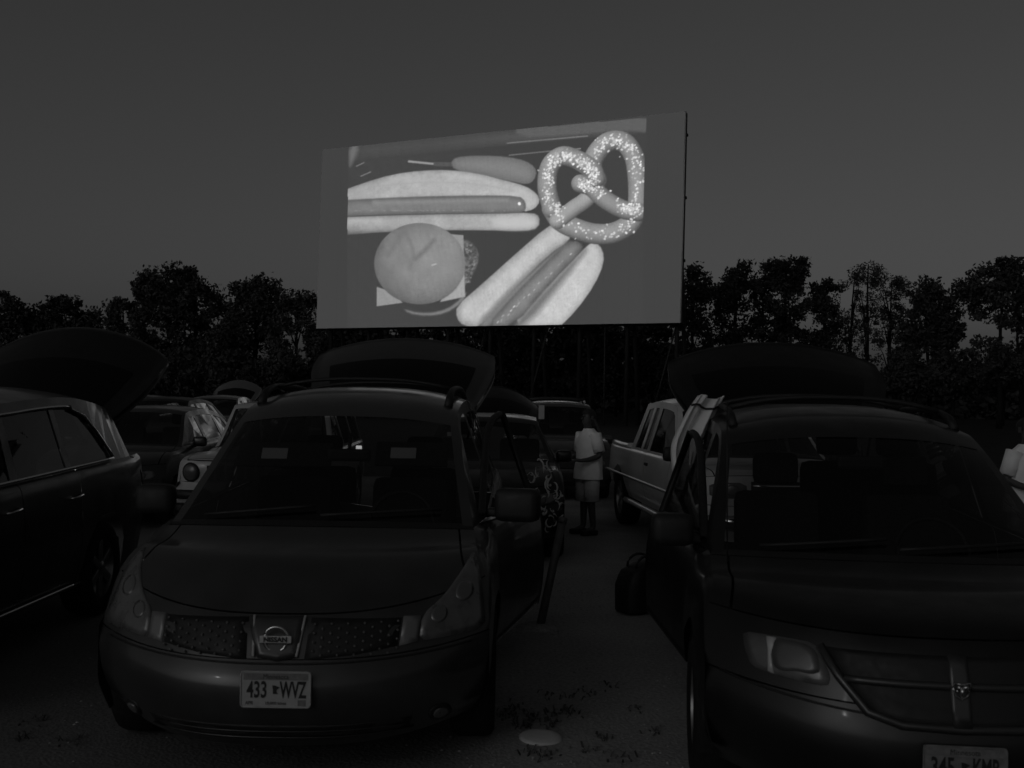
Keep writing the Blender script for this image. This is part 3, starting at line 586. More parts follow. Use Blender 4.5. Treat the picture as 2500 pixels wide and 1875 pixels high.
        for sg in (-1, 1):
            s.skin('fender_top', s.kh, s.kc - .03, sg * (hood_u + .012), sg, p_, 5, 16)
        s.skin('cowl', s.kc - .02, s.kc + .05, -1, 1, M['plastic'], 20, 3)
        s.skin('windshield', s.kc + .05, s.kd - .02, -.93, .93, M[windshield], 20, 10)
        for sg in (-1, 1): s.skin('windshield_pillar', s.kc + .02, s.kd, sg * .93, sg, p_, 4, 10)
        s.skin('roof', s.kd, rear_t or n, -1, 1, p_, 24, 20)
        fe = fend_end or s.ycw + .12
        for sg in (-1, 1):
            s.side('fender', s.y0, fe, p_, sg)
            ys = [fe] + list(door_y or ())
            for i in range(len(ys) - 1):
                if (i, sg) in open_doors: continue
                s.side('front_door' if i == 0 else 'rear_door', ys[i] + .006, ys[i + 1] - .004, p_, sg)
            s.side('quarter_panel', ys[-1] + .004, s.yend, p_, sg)
            s.frame(wins, pillars_end[0], pillars_end[1], p_, sg)
            for i, wn in enumerate(wins):
                if (i, sg) in open_doors: continue
                s.glass(wn, M[glassm], sg)
            for ya in s.axles: s.wheel(ya, sg, rimm)
        s.underbody()
        box('dashboard', (0, s.ycw - .02, s.belt(s.ycw)[1] - .16), (2 * s.K[s.kc][2] * .9, .5, .22), M['trim'], s.root, .06)
        if seats:
            for sx in (-.38, .38): s.seat(sx, s.ycw + 1.05)
    def rear_wall(s, paint, y=None):
        y = y or s.yend; c = [(q[0], q[2]) for q in s.side_col(y, 10)]
        v = [(x, y + .01, z) for x, z in c] + [(-x, y + .01, z) for x, z in c[::-1]]; mk('rear_panel', v, [tuple(range(len(v)))], M[paint], s.root, False)
    def headlamps(s, poly, bulb=None, m='lens', bm_='lens2'):
        for mir in (False, True):
            h = s.patch('headlight', poly, M[m], .006, 5, mir, None, .003, 1)
            if bulb:
                for (bx, bz, br) in bulb:
                    ring = [(bx + br * math.cos(a), bz + br * math.sin(a)) for a in np.linspace(0, 2 * math.pi, 12, endpoint=False)]
                    s.patch('reflector', ring, M[bm_], .0105, 3, mir, h, .001)
    def door_open(s, yh, y1, ang, wpoly, paint, sg, glassm='tinted', lift=.12):
        hx = sg * (s.belt(yh)[0] + .05); T = Matrix.Translation((hx, yh, 0)) @ Matrix.Rotation(-sg * ang * -1 if False else sg * ang * -1, 4, 'Z') @ Matrix.Translation((-hx, -yh, 0))
        d = empty('front_door', (0, 0, 0)); d.parent = s.root
        s.side('door_panel', yh, y1, M[paint], sg, T, .08, d, s.zr + lift)
        q = [(y, z) for y, z in wpoly]; s.loop_tube('window_rim', q, .024, M['plastic'], sg, T, d, .012); glassm and s.glass(q, M[glassm], sg, T, d, .012)
        return d, T
def RZ(a): return R(a)

# ---------------------------------------------------------------- minivan on the left (plate 433 WVZ)
KQ = [(.12, .20, .86, .52, .03), (.03, .32, .91, .50, .02), (0, .48, .935, .47, .02), (.05, .60, .945, .46, .05), (.17, .785, .915, .52, .10), (.52, .965, .87, .34, .02), (.98, 1.09, .835, .22, -.03),
      (1.98, 1.645, .70, .10, -.06), (2.55, 1.80, .69, 0, -.085), (3.3, 1.835, .71, 0, -.09), (4.85, 1.785, .70, -.05, -.09)]
q = Car('minivan', 'charcoal minivan with raised tailgate, round chrome badge and front plate 433 WVZ', 'minivan', (-1.035, 4.77), 0, KQ, .985, 1.16, .25, 5.05, (.98, 4.12), .34)
yq = [2.62, 3.85]
wq = [q.win_poly(1.45, 2.08, 2.56, 2.55, .045), q.win_poly(2.68, 2.68, 3.78, 3.78), q.win_poly(3.92, 3.92, 4.75, 4.55)]
q.basic('van', wq, (4.98, 4.82), door_y=yq, open_doors=((0, 1),), fend_end=1.34, windshield='shade')
q.tailgate(4.86, 1.74, 1.40, 1.72, 1.10, .60, .15, M['van'], wmid=1.74)
qd, qT = q.door_open(1.345, 2.61, R(13), wq[0], 'van', 1, None)
q.mirror_glass(1.52, 1.16, .90, M['plastic'], -1); q.mirror_glass(1.52, 1.16, .90, M['plastic'], 1, qT, (.26, .15, .19))
# head lamps, grille and bumper openings, carried from the photograph onto the body (right-hand side mirrored)
hl = q.px2xz([(1030, 1502), (1085, 1452), (1128, 1392), (1158, 1338), (1172, 1400), (1180, 1470), (1183, 1530), (1100, 1552), (1022, 1566)])
q.headlamps(hl, [(hl[0][0] + .075, hl[0][1] - .005, .036), (hl[0][0] + .185, hl[0][1] + .075, .042)], 'lens', 'lens3')
ch = q.px2xz([(985, 1506), (1026, 1504), (1018, 1566), (974, 1577)])
for mir in (False, True): q.patch('chrome_trim', ch, M['trimgrey'], .010, 2, mir)
gr = q.px2xz([(762, 1508), (980, 1508), (970, 1576), (860, 1600), (742, 1612)])
for mir in (False, True):
    gp = q.patch('grille', gr, M['plastic'], .003, 3, mir)
    bm = bmesh.new()
    for i in range(11):
        for j in range(4):
            x = gr[0][0] + .02 + i * .0365; z = gr[0][1] - .022 - j * .036 - (0.018 if i % 2 else 0)
            h = q.hit_xz(x, z)
            if h[0] is None or z < gr[3][1] - .03: continue
            c = h[0] + Vector((0, -.010, 0)); c.x *= -1 if mir else 1
            add_box(bm, c, (.010, .010, .010), .003, Matrix.Rotation(R(45), 3, 'Y'))
    tag(bm_obj('grille_studs', bm, M['steel'], gp), kind='stuff')
cp = q.px2xz([(622, 1508), (760, 1508), (738, 1606), (690, 1616), (642, 1606)]); cp = [(-a, b_) for a, b_ in cp[::-1]] if False else cp
cxm = np.mean([a for a, _ in cp]); cp = [(a - cxm, b_) for a, b_ in cp]; q.patch('badge_panel', cp, M['van'], .014, 4)
for sg in (-1, 1):
    q.strip('badge_panel_edge', [(sg * abs(cp[1][0]), cp[1][1]), (sg * abs(cp[2][0]), cp[2][1])], .006, M['silver'], .016)
zb = q.px2xz([(688, 1557)])[0][1]; yb = q.hit_xz(0, zb)[0].y - .03
em = tube('badge', [(.054 * math.cos(a), yb, zb + .054 * math.sin(a)) for a in np.linspace(0, 2 * math.pi, 32, endpoint=False)], .0075, M['chrome'], q.root, 8, True)
box('badge_bar', (0, yb - .006, zb), (.142, .010, .031), M['silver'], em, .003)
me = text_mesh('NISSAN', .030, .001, 1.05, .0012); me.transform(Matrix.Translation((0, yb - .0125, zb)) @ Matrix.Rotation(R(90), 4, 'X')); put('badge_lettering', me, M['ink'], em)
q.plate(q.px2xz([(676, 1680)])[0][0], q.px2xz([(676, 1680)])[0][1], ('433', 'WVZ'))
low = [(-.60, .315), (.60, .315), (.58, .255), (-.58, .255)]; q.patch('lower_intake', low, M['plastic'], .004, 3)
q.strip('intake_lip', [(x, .252) for x in np.linspace(-.60, .60, 14)], .005, M['dark']); q.strip('intake_bar', [(x, .287) for x in np.linspace(-.57, .57, 14)], .004, M['dark'])
for sg in (-1, 1):
    ring = [(sg * .72 + .052 * math.cos(a), .30 + .05 * math.sin(a)) for a in np.linspace(0, 2 * math.pi, 14, endpoint=False)]
    fg = q.patch('fog_light', ring, M['plastic'], .006, 3); ring = [(sg * .72 + (a - sg * .72) * .62, .30 + (b_ - .30) * .62) for a, b_ in ring]; q.patch('fog_lens', ring, M['lens'], .012, 3, False, fg)
q.strip('bumper_seam', [(x, .585 + .05 * abs(x)**2) for x in np.linspace(-.86, .86, 30)], .005, M['plastic'], .001)
# roof rails, wipers, visors, stickers, mirror
for sg in (-1, 1):
    pts = [q.S(t_, sg * .90) + np.array((0, 0, o_)) for t_, o_ in zip(np.linspace(7.65, 9.8, 9), (.0, .055, .065, .065, .065, .065, .065, .055, 0))]
    tube('roof_rail', pts, [.030, .026] + [.022] * 6 + [.028], M['plastic'], q.root, 8)
for yy, t_ in ((2.9, 8.5), (4.1, 9.5)):
    tube('roof_crossbar', [q.S(t_, u) + np.array((0, 0, .06)) for u in np.linspace(-.88, .88, 12)], .014, M['plastic'], q.root, 6)
for x0, x1 in ((-.62, -.02), (.02, .66)):
    tube('wiper', [q.S(6.07 + .015 * k, (x0 + (x1 - x0) * k / 6) / .82) + np.array((0, -.012, .018)) for k in range(7)], .009, M['plastic'], q.root, 6)
def on_glass(c, px, py, dn):                  # a spot just behind the windshield
    for k in range(30):
        h = c.hit_px(px + (850 - px) * k * .03, py + (1120 - py) * k * .03)
        if h[0] is not None: break
    return h[0] - (h[1] if h[1].y < 0 else -h[1]) * dn
for a, b_ in (((575, 1035), (800, 1125)), ((915, 1035), (1110, 1125))):
    pa, pb = on_glass(q, *a, .09), on_glass(q, *b_, .09)
    vz = box('sun_visor', ((pa.x + pb.x) / 2, (pa.y + pb.y) / 2, (pa.z + pb.z) / 2), (abs(pb.x - pa.x) * .92, .02, .17), M['seatm'], q.root, .008, Matrix.Rotation(R(-35), 3, 'X'))
    off = -.06 if a[0] < 800 else -.05
    box('warning_label', ((pa.x + pb.x) / 2 + off, (pa.y + pb.y) / 2 - .014, (pa.z + pb.z) / 2 + .008), (.155, .004, .075), M['label'], vz, 0, Matrix.Rotation(R(-35), 3, 'X'))
pm = on_glass(q, 850, 1070, .12); rvm = box('rear_view_mirror', pm, (.26, .05, .075), M['plastic'], q.root, .02); tube('mirror_stem', [pm, pm + Vector((0, .04, .13))], .012, M['plastic'], rvm)
pm = on_glass(q, 875, 1058, .10); box('map_light', pm, (.036, .012, .022), M['lamp'], q.root, .005)
pm = on_glass(q, 1103, 1056, .012); box('inspection_sticker', pm, (.05, .003, .04), M['label'], q.root, 0, Matrix.Rotation(R(-58), 3, 'X'))
tube('steering_wheel', [(.38 + .19 * math.cos(a), 1.78 + .08 * math.sin(a), 1.02 + .17 * math.sin(a)) for a in np.linspace(0, 2 * math.pi, 24, endpoint=False)], .016, M['plastic'], q.root, 6, True)
for sx in (-.38, .38): q.seat(sx, 3.25)
box('sun_shade', (.02, 2.75, .93), (.36, .02, .16), M['mid'], q.root, .005, Matrix.Rotation(R(8), 3, 'Y'))

# ---------------------------------------------------------------- minivan on the right (plate 345 KMB)
KC = [(.12, .18, .86, .50, .02), (.03, .30, .91, .48, .02), (0, .45, .935, .46, .02), (.04, .60, .94, .46, .04), (.16, .86, .91, .50, .02), (.52, .965, .88, .30, .0), (1.02, 1.04, .86, .20, -.02),
      (2.0, 1.585, .74, .12, -.07), (2.5, 1.72, .72, 0, -.10), (3.2, 1.765, .74, 0, -.11), (4.62, 1.725, .72, -.05, -.11)]
c = Car('minivan', 'black minivan with ram head badge, crosshair grille and front plate 345 KMB', 'minivan', (1.74, 4.13), R(-6.0), KC, .985, 1.10, .24, 4.78, (.95, 3.82), .33)
wc = [c.win_poly(1.45, 2.12, 2.54, 2.53, .04), c.win_poly(2.66, 2.66, 3.50, 3.50), c.win_poly(3.66, 3.66, 4.5, 4.32)]
c.basic('van2', wc, (4.72, 4.6), door_y=[2.60, 3.58], open_doors=((0, -1),), fend_end=1.32, windshield='shade')
c.tailgate(4.64, 1.69, 1.40, 1.84, 1.10, .62, .17, M['gatep'], wmid=1.84)
cd, cT = c.door_open(1.325, 2.59, R(8), wc[0], 'van2', -1, 'tinted', .2)
c.mirror_glass(1.50, 1.10, .90, M['plastic'], -1, cT); c.mirror_glass(1.50, 1.10, .90, M['plastic'], 1)
hl = c.px2xz([(1815, 1541), (1905, 1555), (1992, 1571), (2012, 1610), (2028, 1655), (2020, 1676), (1952, 1663), (1885, 1645), (1836, 1626), (1819, 1580)])
for mir in (False, True):
    h = c.patch('headlight', hl, M['lens'], .008, 4, mir, None, .012, 1)
    bl = c.px2xz([(1900, 1560), (1960, 1570), (1995, 1590), (2006, 1640), (1985, 1648), (1950, 1640), (1915, 1640), (1895, 1630), (1888, 1595)]); c.patch('reflector', bl, M['lens2'], .021, 3, mir, h, .004, 1)
    bl = c.px2xz([(1876, 1556), (1898, 1560), (1888, 1600), (1892, 1645), (1880, 1640), (1880, 1590)]); c.patch('lamp_divider', bl, M['silver'], .021, 2, mir, h, .002)
gz = [(-.50, .80), (.50, .80), (.44, .70), (.34, .58), (.22, .545), (-.22, .545), (-.34, .58), (-.44, .70)]
c.patch('grille', gz, M['plastic'], .004, 5)
zc = c.px2xz([(2341, 1680)])[0][1]
c.patch('grille_post', [(-.034, .80), (.034, .80), (.034, .545), (-.034, .545)], M['van'], .022, 3)
c.strip('grille_bar', [(x, zc + .004) for x in np.linspace(-.42, .42, 16)], .016, M['van'], .008)
c.strip('grille_surround', [(.50, .80), (.44, .70), (.34, .58), (.22, .545), (0, .54), (-.22, .545), (-.34, .58), (-.44, .70), (-.50, .80)], .018, M['van'], .006)
yb = c.hit_xz(0, zc)[0].y - .042
sh = [(-.030, .030), (0, .024), (.030, .030), (.033, .008), (.022, -.020), (0, -.034), (-.022, -.020), (-.033, .008)]
em = tube('badge', [(a, yb, zc + b_) for a, b_ in sh], .004, M['chrome'], c.root, 6, True)
bm = bmesh.new()
add_tube(bm, [(0, yb, zc - .026), (0, yb - .006, zc - .006), (0, yb - .004, zc + .012)], [.004, .009, .008], 8)
for sg in (-1, 1): add_tube(bm, [(sg * .004, yb - .004, zc + .012), (sg * .017, yb - .005, zc + .017), (sg * .023, yb - .004, zc + .002), (sg * .016, yb - .004, zc - .010)], [.007, .007, .005, .002], 6)
bm_obj('ram_head', bm, M['chrome'], em, True)
c.plate(0.0, c.px2xz([(2341, 1868)])[0][1], ('345', 'KMB'), .022, 'shadedplate')  # plate face toned down in colour for the shade at the frame corner
c.patch('lower_intake', [(-.58, .30), (.58, .30), (.55, .22), (-.55, .22)], M['plastic'], .004, 3)
c.strip('bumper_seam', [(x, .565 + .09 * abs(x)**2) for x in np.linspace(-.88, .88, 30)], .005, M['plastic'], .001)
for sg in (-1, 1):
    pts = [c.S(t_, sg * .90) + np.array((0, 0, o_)) for t_, o_ in zip(np.linspace(7.7, 9.8, 9), (.0, .05, .06, .06, .06, .06, .06, .05, 0))]
    tube('roof_rail', pts, [.028, .024] + [.020] * 6 + [.026], M['plastic'], c.root, 8)
for t_ in (8.35, 9.4): tube('roof_crossbar', [c.S(t_, u) + np.array((0, 0, .065)) for u in np.linspace(-.88, .88, 12)], .018, M['plastic'], c.root, 6)
for x0, x1 in ((-.62, -.02), (.02, .66)):
    tube('wiper', [c.S(6.07 + .015 * k, (x0 + (x1 - x0) * k / 6) / .84) + np.array((0, -.012, .018)) for k in range(7)], .009, M['plastic'], c.root, 6)
tube('steering_wheel', [(.38 + .19 * math.cos(a), 1.82 + .08 * math.sin(a), .98 + .17 * math.sin(a)) for a in np.linspace(0, 2 * math.pi, 24, endpoint=False)], .016, M['plastic'], c.root, 6, True)
for sx in (.15, .55): c.seat(sx, 3.15, .72, .66)
pm = Vector((0, 1.85, 1.45)); rvm = box('rear_view_mirror', pm, (.26, .05, .075), M['plastic'], c.root, .02); tube('mirror_stem', [pm, pm + Vector((0, .04, .1))], .012, M['plastic'], rvm)
tube('radio_antenna', [(-.80, 1.0, 1.0), (-.80, 1.12, 1.78)], .004, M['plastic'], c.root, 5)

# ---------------------------------------------------------------- large SUV cut by the left picture edge
KS = [(.10, .24, .88, .46, .02), (.02, .40, .93, .44, .02), (0, .58, .95, .42, .02), (.05, .72, .955, .40, .04), (.15, .98, .93, .42, .02), (.60, 1.08, .90, .22, .0), (1.25, 1.15, .88, .14, -.02),
      (1.95, 1.66, .76, .10, -.05), (2.5, 1.76, .75, 0, -.07), (3.4, 1.80, .75, 0, -.08), (4.2, 1.73, .72, -.04, -.08), (4.5, 1.66, .70, -.04, -.08)]
s = Car('suv', 'dark suv with chrome window trim and raised tailgate at left picture edge', 'suv', (-4.17, 4.9), 0, KS, .975, 1.22, .30, 4.72, (.95, 3.70), .37)
def suvwin(y0b, y0t, y1b, y1t): return s.win_poly(y0b, y0t, y1b, y1t, .085, .03)
quarter = [(3.12, 1.0)]
def quart():
    tp = [(3.10, s.edge(3.10)[1] - .085), (3.4, s.edge(3.4)[1] - .09), (3.62, s.edge(3.6)[1] - .13), (3.80, s.edge(3.8)[1] - .24), (3.94, s.edge(3.9)[1] - .38)]
    return [(3.16, s.belt(3.16)[1] + .03), (3.5, s.belt(3.5)[1] + .03), (3.98, s.belt(3.98)[1] + .03)] + tp[::-1]
ws = [suvwin(1.75, 2.12, 2.18, 2.22), suvwin(2.30, 2.30, 3.07, 3.02), quart()]
s.basic('suvp', ws, (4.45, 4.42), door_y=[2.24, 3.20], fend_end=1.5, glassm='tinted')
s.tailgate(4.42, 1.62, 1.36, 1.74, 1.10, .76, .26, M['gatep'], wmid=1.76)
for sg in (1, -1):
    s.loop_tube('chrome_strip', [p for w_ in (ws[1], ws[2]) for p in w_ if p[1] > s.belt(p[0])[1] + .2][::-1] if False else [(y, s.edge(y)[1] - .07) for y in np.linspace(2.0, 3.4, 12)] + ws[2][3:][::-1][1:] + [ws[2][2]], .013, M['chrome'], sg, off=-.012, closed=False)
    s.loop_tube('chrome_strip', [(y, s.belt(y)[1] + .022) for y in np.linspace(1.7, 3.98, 20)], .014, M['chrome'], sg, off=-.012, closed=False)
    for yh in (2.98, 1.98):
        pr = s.side_prof(yh); xh = np.interp(.98, [a[1] for a in pr[::-1]], [a[0] for a in pr[::-1]])
        hnd = tube('door_handle', [(sg * (xh - .004), yh, .985), (sg * (xh + .035), yh + .03, .99), (sg * (xh + .035), yh + .15, 1.0), (sg * (xh - .004), yh + .19, 1.0)], .011, M['chrome'], s.root, 6)
    tube('sill_strip', [(sg * (s.wmax - .03), y, .335) for y in np.linspace(1.4, 3.25, 12)], .012, M['chrome'], s.root, 6)
    tl = [(4.42, 1.22), (4.50, 1.20), (4.66, 1.05), (4.69, .92), (4.55, .88)]
    v = [(sg * (np.interp(z, [a[1] for a in s.side_prof(y)[::-1]], [a[0] for a in s.side_prof(y)[::-1]]) + .008), y, z) for y, z in tl]
    mk('tail_lamp', v, [tuple(range(len(v)))], M['taill'], s.root, False)
s.mirror_glass(1.5, 1.22, .91, M['suvp'], 1, None, (.16, .12, .16)); s.mirror_glass(1.5, 1.22, .91, M['dark'], -1, None, (.16, .12, .16))
s.headlamps([(.52, .92), (.86, .97), (.88, .80), (.55, .76)]); s.patch('grille', [(-.45, .95), (.45, .95), (.40, .68), (-.40, .68)], M['plastic'], .006, 3)
for sx in (-.38, .38): s.seat(sx, 3.0, .72, .6)

# ---------------------------------------------------------------- boxy pale SUV behind the left minivan
KJ = [(.08, .34, .80, .16, .0), (.0, .48, .84, .12, .0), (0, .60, .85, .12, 0), (.06, .70, .82, .14, 0), (.10, .98, .80, .16, -.02), (.7, 1.03, .79, .06, -.02), (1.45, 1.07, .77, .05, -.03),
      (1.85, 1.56, .64, .04, -.03), (2.1, 1.63, .64, 0, -.035), (3.0, 1.65, .65, 0, -.04), (4.2, 1.62, .64, 0, -.04)]
j = Car('suv', 'boxy pale suv with round headlights behind the left minivan', 'suv', (-3.12, 12.7), 0, KJ, .88, 1.06, .36, 4.3, (.85, 3.4), .36, p=6, belt_in=.06)
wj = [j.win_poly(1.62, 1.95, 2.2, 2.2), j.win_poly(2.3, 2.3, 3.05, 3.05), j.win_poly(3.15, 3.15, 4.1, 4.0)]
j.basic('pale', wj, (4.28, 4.18), door_y=[2.25, 3.1], windshield='glass', fend_end=1.6); j.rear_wall('pale')
j.patch('grille', [(-.46, .90), (.46, .90), (.46, .72), (-.46, .72)], M['plastic'], .006, 3)
for k in range(7): j.strip('grille_slat', [(-.36 + .12 * k, .90), (-.36 + .12 * k, .73)], .018, M['pale'], .012)
for mir in (1, -1):
    lamp = [(mir * .66 + .115 * math.cos(a), .815 + .115 * math.sin(a)) for a in np.linspace(0, 2 * math.pi, 20, endpoint=False)]
    jh = j.patch('headlight', lamp, M['plastic'], .008, 3); j.patch('headlight_lens', [(mir * .66 + (a - mir * .66) * .8, .815 + (b_ - .815) * .8) for a, b_ in lamp], M['lens2'], .014, 4, False, jh, .02)
j.strip('bumper_bar', [(x, .56) for x in np.linspace(-.82, .82, 10)], .06, M['plastic'], .03)
j.strip('hood_seam', [(x, .955) for x in np.linspace(-.72, .72, 10)], .008, M['plastic'], .002)

# ---------------------------------------------------------------- common smaller cars
KSED = [(.10, .22, .78, .40, .02), (.03, .34, .82, .36, .02), (0, .48, .84, .34, .02), (.05, .58, .85, .34, .04), (.14, .74, .83, .36, .02), (.6, .88, .80, .18, .0), (1.2, .96, .77, .12, -.02),
        (1.95, 1.38, .60, .06, -.04), (2.3, 1.45, .58, 0, -.05), (3.0, 1.47, .59, 0, -.05), (3.8, 1.40, .57, -.02, -.05), (4.1, 1.33, .56, -.02, -.05)]
def small_car(name, label, cat, loc, yaw, paint, K, gate=None, grille=True, zb=1.0, yend=4.35, hi=0.0, **kw):
    K = [(a, b_ + (hi if i > 3 else hi * .4), c_, d_, e) for i, (a, b_, c_, d_, e) in enumerate(K)]
    a = Car(name, label, cat, loc, yaw, K, .88, zb + hi, .22, yend, (.88, 3.45), .31, **kw)
    wn = [a.win_poly(1.6, 2.08, 2.36, 2.36), a.win_poly(2.46, 2.46, 3.25, 3.25), a.win_poly(3.35, 3.35, 3.95, 3.8)]
    a.basic(paint, wn, (4.3 if yend > 4.2 else 4.1, 4.08), door_y=[2.41, 3.3], fend_end=1.42)
    a.headlamps([(.46, .66 + hi * .8), (.72, .70 + hi * .8), (.76, .60 + hi * .8), (.50, .55 + hi * .8)], [(.60, .63 + hi * .8, .05)])
    if grille: a.patch('grille', [(-.38, .69 + hi * .8), (.38, .69 + hi * .8), (.33, .55 + hi * .7), (-.33, .55 + hi * .7)], M['plastic'], .006, 3); a.strip('grille_trim', [(x, .70 + hi * .8) for x in np.linspace(-.38, .38, 8)], .012, M['chrome'], .008)
    a.patch('lower_intake', [(-.5, .36), (.5, .36), (.46, .27), (-.46, .27)], M['plastic'], .005, 3)
    a.mirror_glass(1.72, .99 + hi, .80, M[paint], 1, None, (.19, .12, .14)); a.mirror_glass(1.72, .99 + hi, .80, M[paint], -1, None, (.19, .12, .14))
    if gate: a.tailgate(*gate, M[paint])
    else: a.rear_wall(paint)
    return a
sd = small_car('sedan', 'dark car nosing out between the left suv and boxy pale suv', 'car', (-5.25, 13.4), 0, 'dark', KSED, hi=.08)
c5 = small_car('hatchback', 'dark car in the third row, seen over the roof of the nosing dark car', 'car', (-7.3, 20.4), 0, 'gatep', KSED, hi=.16)
c6 = small_car('hatchback', 'pale car with raised tailgate farthest back on the left', 'car', (-7.75, 26.5), R(2), 'mid', KSED, gate=(4.05, 1.46, 1.0, 1.3, .95, .62, .22), hi=.18)
c7 = small_car('sedan', 'dim dark car roof at the far back beside the left suv tailgate', 'car', (-11.0, 29.5), 0, 'dark', KSED, hi=.14)
wg = small_car('station_wagon', 'black wagon with pale scroll decals and raised tailgate behind the left minivan', 'car', (-.27, 11.2), 0, 'van2', KSED, gate=(4.05, 1.40, 1.0, 1.35, 1.0, .52, .30), hi=.08)
# pale curling decals on the wagon's hood corner and nose
def decal(c_, pts, rad):
    pts = spline(pts, 5); v = []
    for x, z in pts:
        h = c_.hit_xz(x, z)
        if h[0] is not None: v.append(h[0] + (h[1] if h[1].y < 0 else -h[1]) * .004)
    if len(v) > 3: tube('decal', v, [max(.003, rad * math.sin(math.pi * (k + .5) / len(v))) for k in range(len(v))], M['decal'], c_.root, 5)
rd = random.Random(5)
for k in range(44):
    x = rd.uniform(.40, .84); z = rd.uniform(.34, .98); a0 = rd.uniform(0, 6.28); rr_ = rd.uniform(.02, .05); sp = rd.choice((-1, 1))
    decal(wg, [(x + rr_ * (1 - i * .13) * math.cos(a0 + sp * i * .9), z + .012 * i + rr_ * (1 - i * .13) * math.sin(a0 + sp * i * .9)) for i in range(6)], rd.uniform(.007, .014))
box('hanging_tag', P(1322, 1006, 13.2) - Vector((-.27, 11.2, 0)), (.07, .01, .17), M['label'], wg.root, 0)
KD = [(a, b_ + (.0 if i < 3 else .12 if i < 7 else .20), c_ + .03, d_, e) for i, (a, b_, c_, d_, e) in enumerate(KSED)]
sv = small_car('suv', 'dark suv with pale roof rack bars behind the person in white shirt', 'suv', (.86, 18.2), 0, 'van', KD, zb=1.1)
for sg in (-1, 1): tube('roof_rail', [sv.S(t_, sg * .85) + np.array((0, 0, .05)) for t_ in np.linspace(7.8, 10.5, 8)], .022, M['silver'], sv.root, 6)
for t_ in (8.2, 8.8, 9.4, 10.1): tube('roof_crossbar', [sv.S(t_, u) + np.array((0, 0, .07)) for u in np.linspace(-.85, .85, 8)], .02, M['plastic'], sv.root, 6)
mk('sunlit_roof_panel' if False else 'roof_sheen_panel', *grid(8, 8, lambda a, b_: sv.S(7.9 + 2.2 * a, (b_ * 2 - 1) * .8) + np.array((0, 0, .012))), M['silver'], sv.root)  # pale sheet over the dark roof, its reflected light put into the colour

# ---------------------------------------------------------------- pale pickup truck
KP = [(.06, .36, .82, .20, 0), (.0, .50, .85, .18, 0), (0, .60, .86, .18, 0), (.07, .70, .85, .18, 0), (.12, 1.00, .83, .20, -.03), (.6, 1.06, .81, .10, -.03), (1.35, 1.10, .79, .08, -.04),
      (1.95, 1.62, .66, .06, -.06), (2.2, 1.71, .65, 0, -.06), (2.8, 1.74, .66, 0, -.06), (3.55, 1.70, .65, 0, -.06)]
pk = Car('pickup_truck', 'pale extended cab pickup truck parked behind the right minivan', 'pickup truck', (2.89, 10.64), R(5), KP, .885, 1.06, .42, 5.15, (.9, 4.2), .37, p=5, belt_in=.05)
pk.root.scale = (1.10, 1.12, 1.03)
wp = [pk.win_poly(1.58, 2.06, 2.62, 2.60), pk.win_poly(2.76, 2.76, 3.40, 3.32)]
pk.basic('silver', wp, (3.62, 3.52), door_y=[2.69, 3.58], fend_end=1.52, windshield='glass')
z0, z1 = 1.02, 1.68
mk('cab_back', [(-.80, 3.6, .5), (.80, 3.6, .5), (.80, 3.6, 1.02), (.63, 3.53, 1.66), (-.63, 3.53, 1.66), (-.80, 3.6, 1.02)], [tuple(range(6))], M['silver'], pk.root, False)
for sg in (-1, 1):
    tube('bed_rail', [(sg * (pk.belt(y)[0] - .03), y, pk.belt(y)[1] + .01) for y in np.linspace(3.66, 5.12, 8)], .045, M['silver'], pk.root, 6)
    tube('side_molding', [(sg * (pk.wmax + .004), y, .70) for y in np.linspace(1.35, 5.0, 20)], .018, M['pale'], pk.root, 6)
    tube('running_board', [(sg * .90, y, .40) for y in np.linspace(1.5, 3.6, 8)], .035, M['silver'], pk.root, 6)
    box('door_handle', (sg * (pk.wmax - .005), 2.55, .93), (.03, .14, .035), M['plastic'], pk.root, .008)
    tube('window_divider', [(sg * (pk.green(y, z) + .006), y, z) for y, z in [(2.98 - .05 * k / 6, pk.belt(3)[1] + .03 + (pk.edge(3)[1] - .09 - pk.belt(3)[1]) * k / 6) for k in range(7)]], .02, M['silver'], pk.root, 6)
box('bed_floor', (0, 4.38, .62), (1.5, 1.5, .05), M['plastic'], pk.root); box('tailgate', (0, 5.14, .78), (1.55, .05, .56), M['silver'], pk.root, .015)
pk.headlamps([(.50, .93), (.80, .92), (.80, .77), (.50, .78)], [(.62, .85, .06)]); pk.patch('grille', [(-.46, .94), (.46, .94), (.46, .76), (-.46, .76)], M['plastic'], .006, 3)
for zz in (.90, .85, .80): pk.strip('grille_bar', [(x, zz) for x in np.linspace(-.45, .45, 8)], .012, M['chrome'], .012)
pk.strip('bumper_bar', [(x, .56) for x in np.linspace(-.82, .82, 10)], .07, M['chrome'], .02)
pk.mirror_glass(1.42, 1.12, .80, M['plastic'], -1, None, (.15, .10, .16)); pk.mirror_glass(1.42, 1.12, .80, M['plastic'], 1, None, (.15, .10, .16)); tube('radio_antenna', [(.75, 1.3, 1.08), (.72, 1.42, 1.75)], .006, M['plastic'], pk.root, 5)

